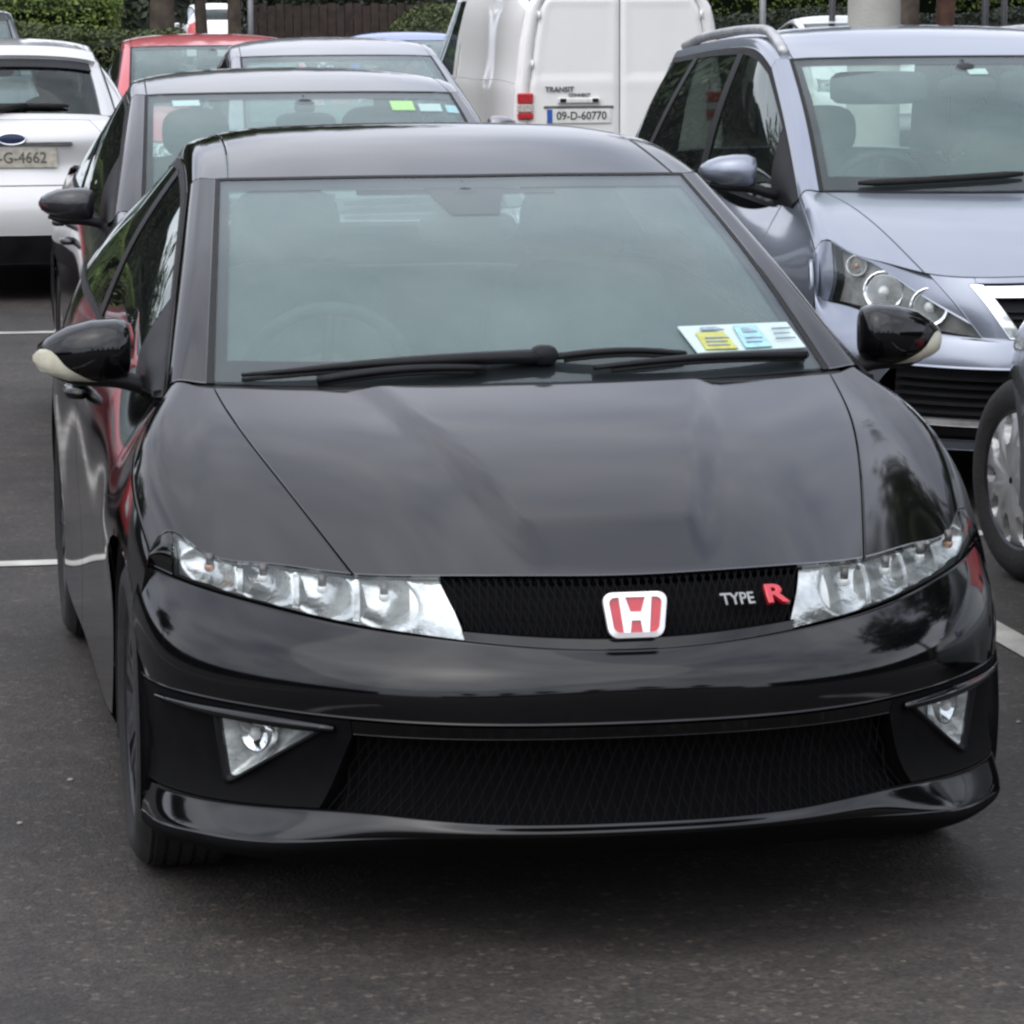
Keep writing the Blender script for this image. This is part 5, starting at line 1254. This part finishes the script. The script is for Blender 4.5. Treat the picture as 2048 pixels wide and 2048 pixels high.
def hedge(label, x0, x1, y0, y1, z0, z1, mat='leaf_bright', dens=420, size=.045, seed=3, name='hedge', rz=0):
    """clipped hedge: leaf skin over a dark inner mass, slightly wavy"""
    g = np.random.default_rng(seed); lx, ly, lz = x1-x0, y1-y0, z1-z0
    A = [lx*lz, lx*lz, ly*lz, ly*lz, lx*ly]; n = [max(60, int(a*dens)) for a in A]; P = []; Nn = []
    def uf(k): return g.uniform(size=k)
    for f, k in enumerate(n):
        a, b = uf(k), uf(k)
        if f == 0: p = np.stack([x0+lx*a, np.full(k, y0), z0+lz*b], 1); nn = (0, -1, .2)
        elif f == 1: p = np.stack([x0+lx*a, np.full(k, y1), z0+lz*b], 1); nn = (0, 1, .2)
        elif f == 2: p = np.stack([np.full(k, x0), y0+ly*a, z0+lz*b], 1); nn = (-1, 0, .2)
        elif f == 3: p = np.stack([np.full(k, x1), y0+ly*a, z0+lz*b], 1); nn = (1, 0, .2)
        else: p = np.stack([x0+lx*a, y0+ly*b, np.full(k, z1)], 1); nn = (0, 0, 1)
        P.append(p); Nn.append(np.tile(nn, (k, 1)))
    P = np.concatenate(P); Nn = np.concatenate(Nn).astype(float)
    wv = .05*np.sin(P[:, 0]*2.1+P[:, 2]*3+seed)+.04*np.sin(P[:, 0]*5.3+P[:, 1]*4.1)
    P = P+Nn*(wv[:, None]-np.abs(g.normal(size=(len(P), 1)))*.06)
    V, F = leaves(P, size, Nn, .9, seed)
    root = thing(name, label, 'hedge', ((x0+x1)/2, (y0+y1)/2, 0), rz)
    V = V-np.array([(x0+x1)/2, (y0+y1)/2, 0])
    link('foliage', fast_mesh('foliage', V, F), mat, root, smooth=False)
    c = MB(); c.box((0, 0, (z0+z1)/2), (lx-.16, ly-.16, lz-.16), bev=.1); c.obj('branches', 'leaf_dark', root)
    return root
def crown_mesh(r, h, n, seed, size):
    g = np.random.default_rng(seed); P = []
    k = 26; C = g.normal(size=(k, 3)); C /= np.linalg.norm(C, axis=1, keepdims=True); C *= g.uniform(.35, 1, (k, 1))*np.array([r*.8, r*.8, h*.42]); 
    for c in C:
        m = n//k; d = g.normal(size=(m, 3)); d /= np.linalg.norm(d, axis=1, keepdims=True)
        P.append(c+d*np.array([r*.36, r*.36, h*.17])*g.uniform(.55, 1.05, (m, 1)))
    P = np.concatenate(P); V, F = leaves(P, size, np.array([0, 0, .6]), 1, seed); return fast_mesh('crown', V, F), C
CR = [crown_mesh(3.2, 6.0, 5200, s, .17) for s in (11, 12)]
def trunk(root, tr, ht, C, zc, mat, k=9, seed=0, lean=0.0):
    g = np.random.default_rng(seed); mb = MB()
    pts = [(lean*t*ht+.05*math.sin(3*t+seed), .05*math.cos(4*t+seed), t*ht) for t in np.linspace(0, 1, 9)]
    mb.tube(pts, [tr*1.35, tr*1.1]+list(np.linspace(tr, tr*.55, 7)), 12)
    if C is not None:
        for c in C[:k]:
            e = np.array(pts[-1]); st = np.array(pts[6]); q = c*.8+np.array([0, 0, zc])
            mb.tube([tuple(st), tuple(st*.55+q*.45+np.array([0, 0, .2])), tuple(q)], [tr*.45, tr*.28, tr*.08], 7)
    return mb.obj('trunk', mat, root)
def tree(label, x, y, tr, h=8.0, v=0, sc=1.0, mat='bark', leaf='leaf_tree', name='tree', group=None):
    root = thing(name, label, 'tree', (x, y, 0), random.uniform(0, 6.28), group)
    me, C = CR[v]; zc = h-2.6*sc
    o = link('crown', me.copy() if leaf != 'leaf_tree' else me, leaf, root, smooth=False); o.location = (0, 0, zc); o.scale = (sc, sc, sc)
    trunk(root, tr, h*.62, C*sc, zc, mat, seed=int(x*7+y) % 50); return root
# planting bed kerb, hedges
hedge('bright clipped hedge standing behind the white hatchback', -9, 1.35, 33, 35, 0, 1.78, 'leaf_bright', 1500, .026, 3)
hedge('low dark-faced hedge in front of the bright hedge', -5, 1.75, 29.6, 31.0, 0, 1.42, 'leaf_olive', 1700, .024, 4)
hedge('long green hedge behind the concrete post', 7.6, 24, 40, 43, 0, 1.95, 'leaf_bright', 800, .032, 5)
hedge('dark-leaved low hedge at the foot of the long green hedge', 7.4, 20, 37.6, 38.6, 0, 1.50, 'leaf_dark', 1200, .028, 6)
bs = thing('bush', 'rounded clipped olive-green bush beside the board fence', 'bush', (4.95, 33.5, 0))
g = np.random.default_rng(5); d = g.normal(size=(16000, 3)); d[:, 2] = np.abs(d[:, 2]); d /= np.linalg.norm(d, axis=1, keepdims=True)
kk = (np.abs(d)**3.2).sum(1, keepdims=True)**(-1/3.2); P = d*kk*np.array([.72, .7, 1.62])*g.uniform(.90, 1.02, (16000, 1)); P[:, 0] += .02*np.sin(P[:, 2]*9)
V, F = leaves(P, .024, d, .8, 8); link('foliage', fast_mesh('foliage', V, F), 'leaf_olive', bs, smooth=False)
mb = MB(); mb.add(*superbox((0, 0, .75), (.60, .60, .74), 3)); mb.obj('branches', 'leaf_dark', bs)
# background trees, posts
tree('thick brown tree trunk rising beside the bright hedge', 2.05, 36, .15, 8.5, 0, 1.0)
tree('slim trunk next to the thick brown trunk', 2.50, 36.3, .075, 7.5, 1, .8)
tree('slim trunk beside the steel post', 2.82, 36, .085, 7.5, 0, .8)
tree('dark trunk behind the concrete post', 10.98, 35.2, .13, 8.5, 1, 1.0)
tree('reddish-brown trunk between the dark trunk and the railing posts', 11.5, 35.4, .12, 8.5, 0, 1.0, 'bark_red')
def post(label, x, y, r, h, mat='galvanised', name='post', cap=True):
    o = thing(name, label, 'post', (x, y, 0)); mb = MB(); mb.tube([(0, 0, 0), (0, 0, h)], r, 12); mb.obj('shaft', mat, o); c = MB(); c.add(*superbox((0, 0, h), (r*1.25, r*1.25, r*.7), 2.2)); c.obj('cap', mat, o); return o
post('thin steel post between the slim trunk and the board fence', 3.02, 35.6, .035, 2.6)
post('green steel post among the shrubs beside the concrete post', 9.12, 35.1, .04, 2.4)
post('dark post just behind the concrete post', 9.98, 35.1, .04, 2.4, 'plastic_grey')
post('dark railing post next to the reddish-brown trunk', 11.86, 35.0, .045, 2.4, 'plastic_grey')
post('slender railing post next to the reddish-brown trunk', 12.1, 35.0, .04, 2.4, 'plastic_grey')
lp = thing('concrete_post', 'pale round concrete post behind the people carrier', 'post', (4.16, 13.0, 0))
mb = MB(); mb.tube([(0, 0, 0), (0, 0, 1.0), (0, 0, 2.2), (0, 0, 3.0), (0, 0, 3.05)], [.155, .15, .145, .14, .12], 28); sharp(mb.obj('column', 'concrete', lp), 50)
mb = MB(); mb.tube([(0, 0, 2.55), (0, 0, 2.62)], .152, 28); sharp(mb.obj('band', 'galvanised', lp), 50)
# board fence
fn_ = thing('board_fence', 'dark brown board fence beside the steel post', 'fence', (6.10, 44.5, 0))
bm_ = None
for k in range(34):
    x = -2.1+k*.125; h_ = 1.62+.02*math.sin(k*2.3); mb = MB(); mb.box((x, .006*math.sin(k*5.1), h_/2), (.112, .022, h_), bev=.003); mb.obj('board', 'fence_wood', fn_, smooth=False)
for z in (.4, 1.3):
    mb = MB(); mb.box((0, .035, z), (4.3, .04, .09)); mb.obj('rail', 'fence_wood', fn_, smooth=False)
hedge('tall dark evergreen hedge behind the board fence', 4.25, 10.5, 46.5, 49, 0, 4.2, 'leaf_dark', 700, .045, 9)
hedge('far dark hedge beyond the white car with red tail lamps', -2, 24, 104, 106, 0, 3.2, 'leaf_dark', 60, .16, 15)
hedge('tall dark evergreen hedge behind the bright hedge', -16, .6, 40, 43, 0, 7.5, 'leaf_dark', 260, .07, 10)
simple_car('white_saloon', 'white car with red tail lamps beyond the slim trunks', (7.3, 88.0, 0), 'paint_white', rz=math.pi, H=1.55, rf=(1.95, 1.46), re=(3.5, 1.42), rear=(4.0, 1.12), tail_lamp_u=(.05, .45), gate_v=.80)
# trees and hedges round the car park (they show as reflections)
for i, (x, y, v, sc) in enumerate([(-26, -58, 0, 1.0), (-16, -61, 1, .95), (-6, -59, 0, 1.0), (4, -62, 1, .9), (14, -58, 0, 1.0), (25, -60, 1, 1.0),
                                   (12.2, 2.5, 0, 1.15), (12.0, 8.5, 1, 1.2), (12.0, 14.5, 0, 1.2), (13.5, 21, 1, 1.2), (-22, 14, 1, 1.1), (-19, 24, 0, 1.2), (-17, 32, 1, 1.2), (-13, 37.5, 0, 1.1)]):
    tree('tall broad-leaved tree bordering the car park', x, y, .2, 9.0*sc, v, sc, group='trees round the car park')
hedge('high unseen hedge added to close the low horizon in reflections', -40, 40, -66, -64, 0, 3.2, 'leaf_dark', 40, .14, 12)  # unseen, added to shut off the low horizon mirrored in the cars
hedge('boundary hedge along the long side of the car park', 16, 18, -20, 34, 0, 3.0, 'leaf_dark', 60, .12, 13)
hedge('boundary hedge along the shaded side of the car park', -27, -25, -20, 44, 0, 3.0, 'leaf_dark', 60, .12, 14)
# litter on the tarmac
for i, (x, y, r_) in enumerate([(-.95, 1.70, .006), (-1.08, 1.30, .005), (1.36, 1.9, .005), (-.62, -.9, .004)]):
    mb = MB(); mb.add(*superbox((x, y, r_*.55), (r_*1.3, r_, r_*.6), 2.4, 8, 6)); tag(mb.obj('pebble', 'pebble'), 'small pale pebble lying loose on the tarmac', 'pebble', 'loose pebbles on the tarmac')
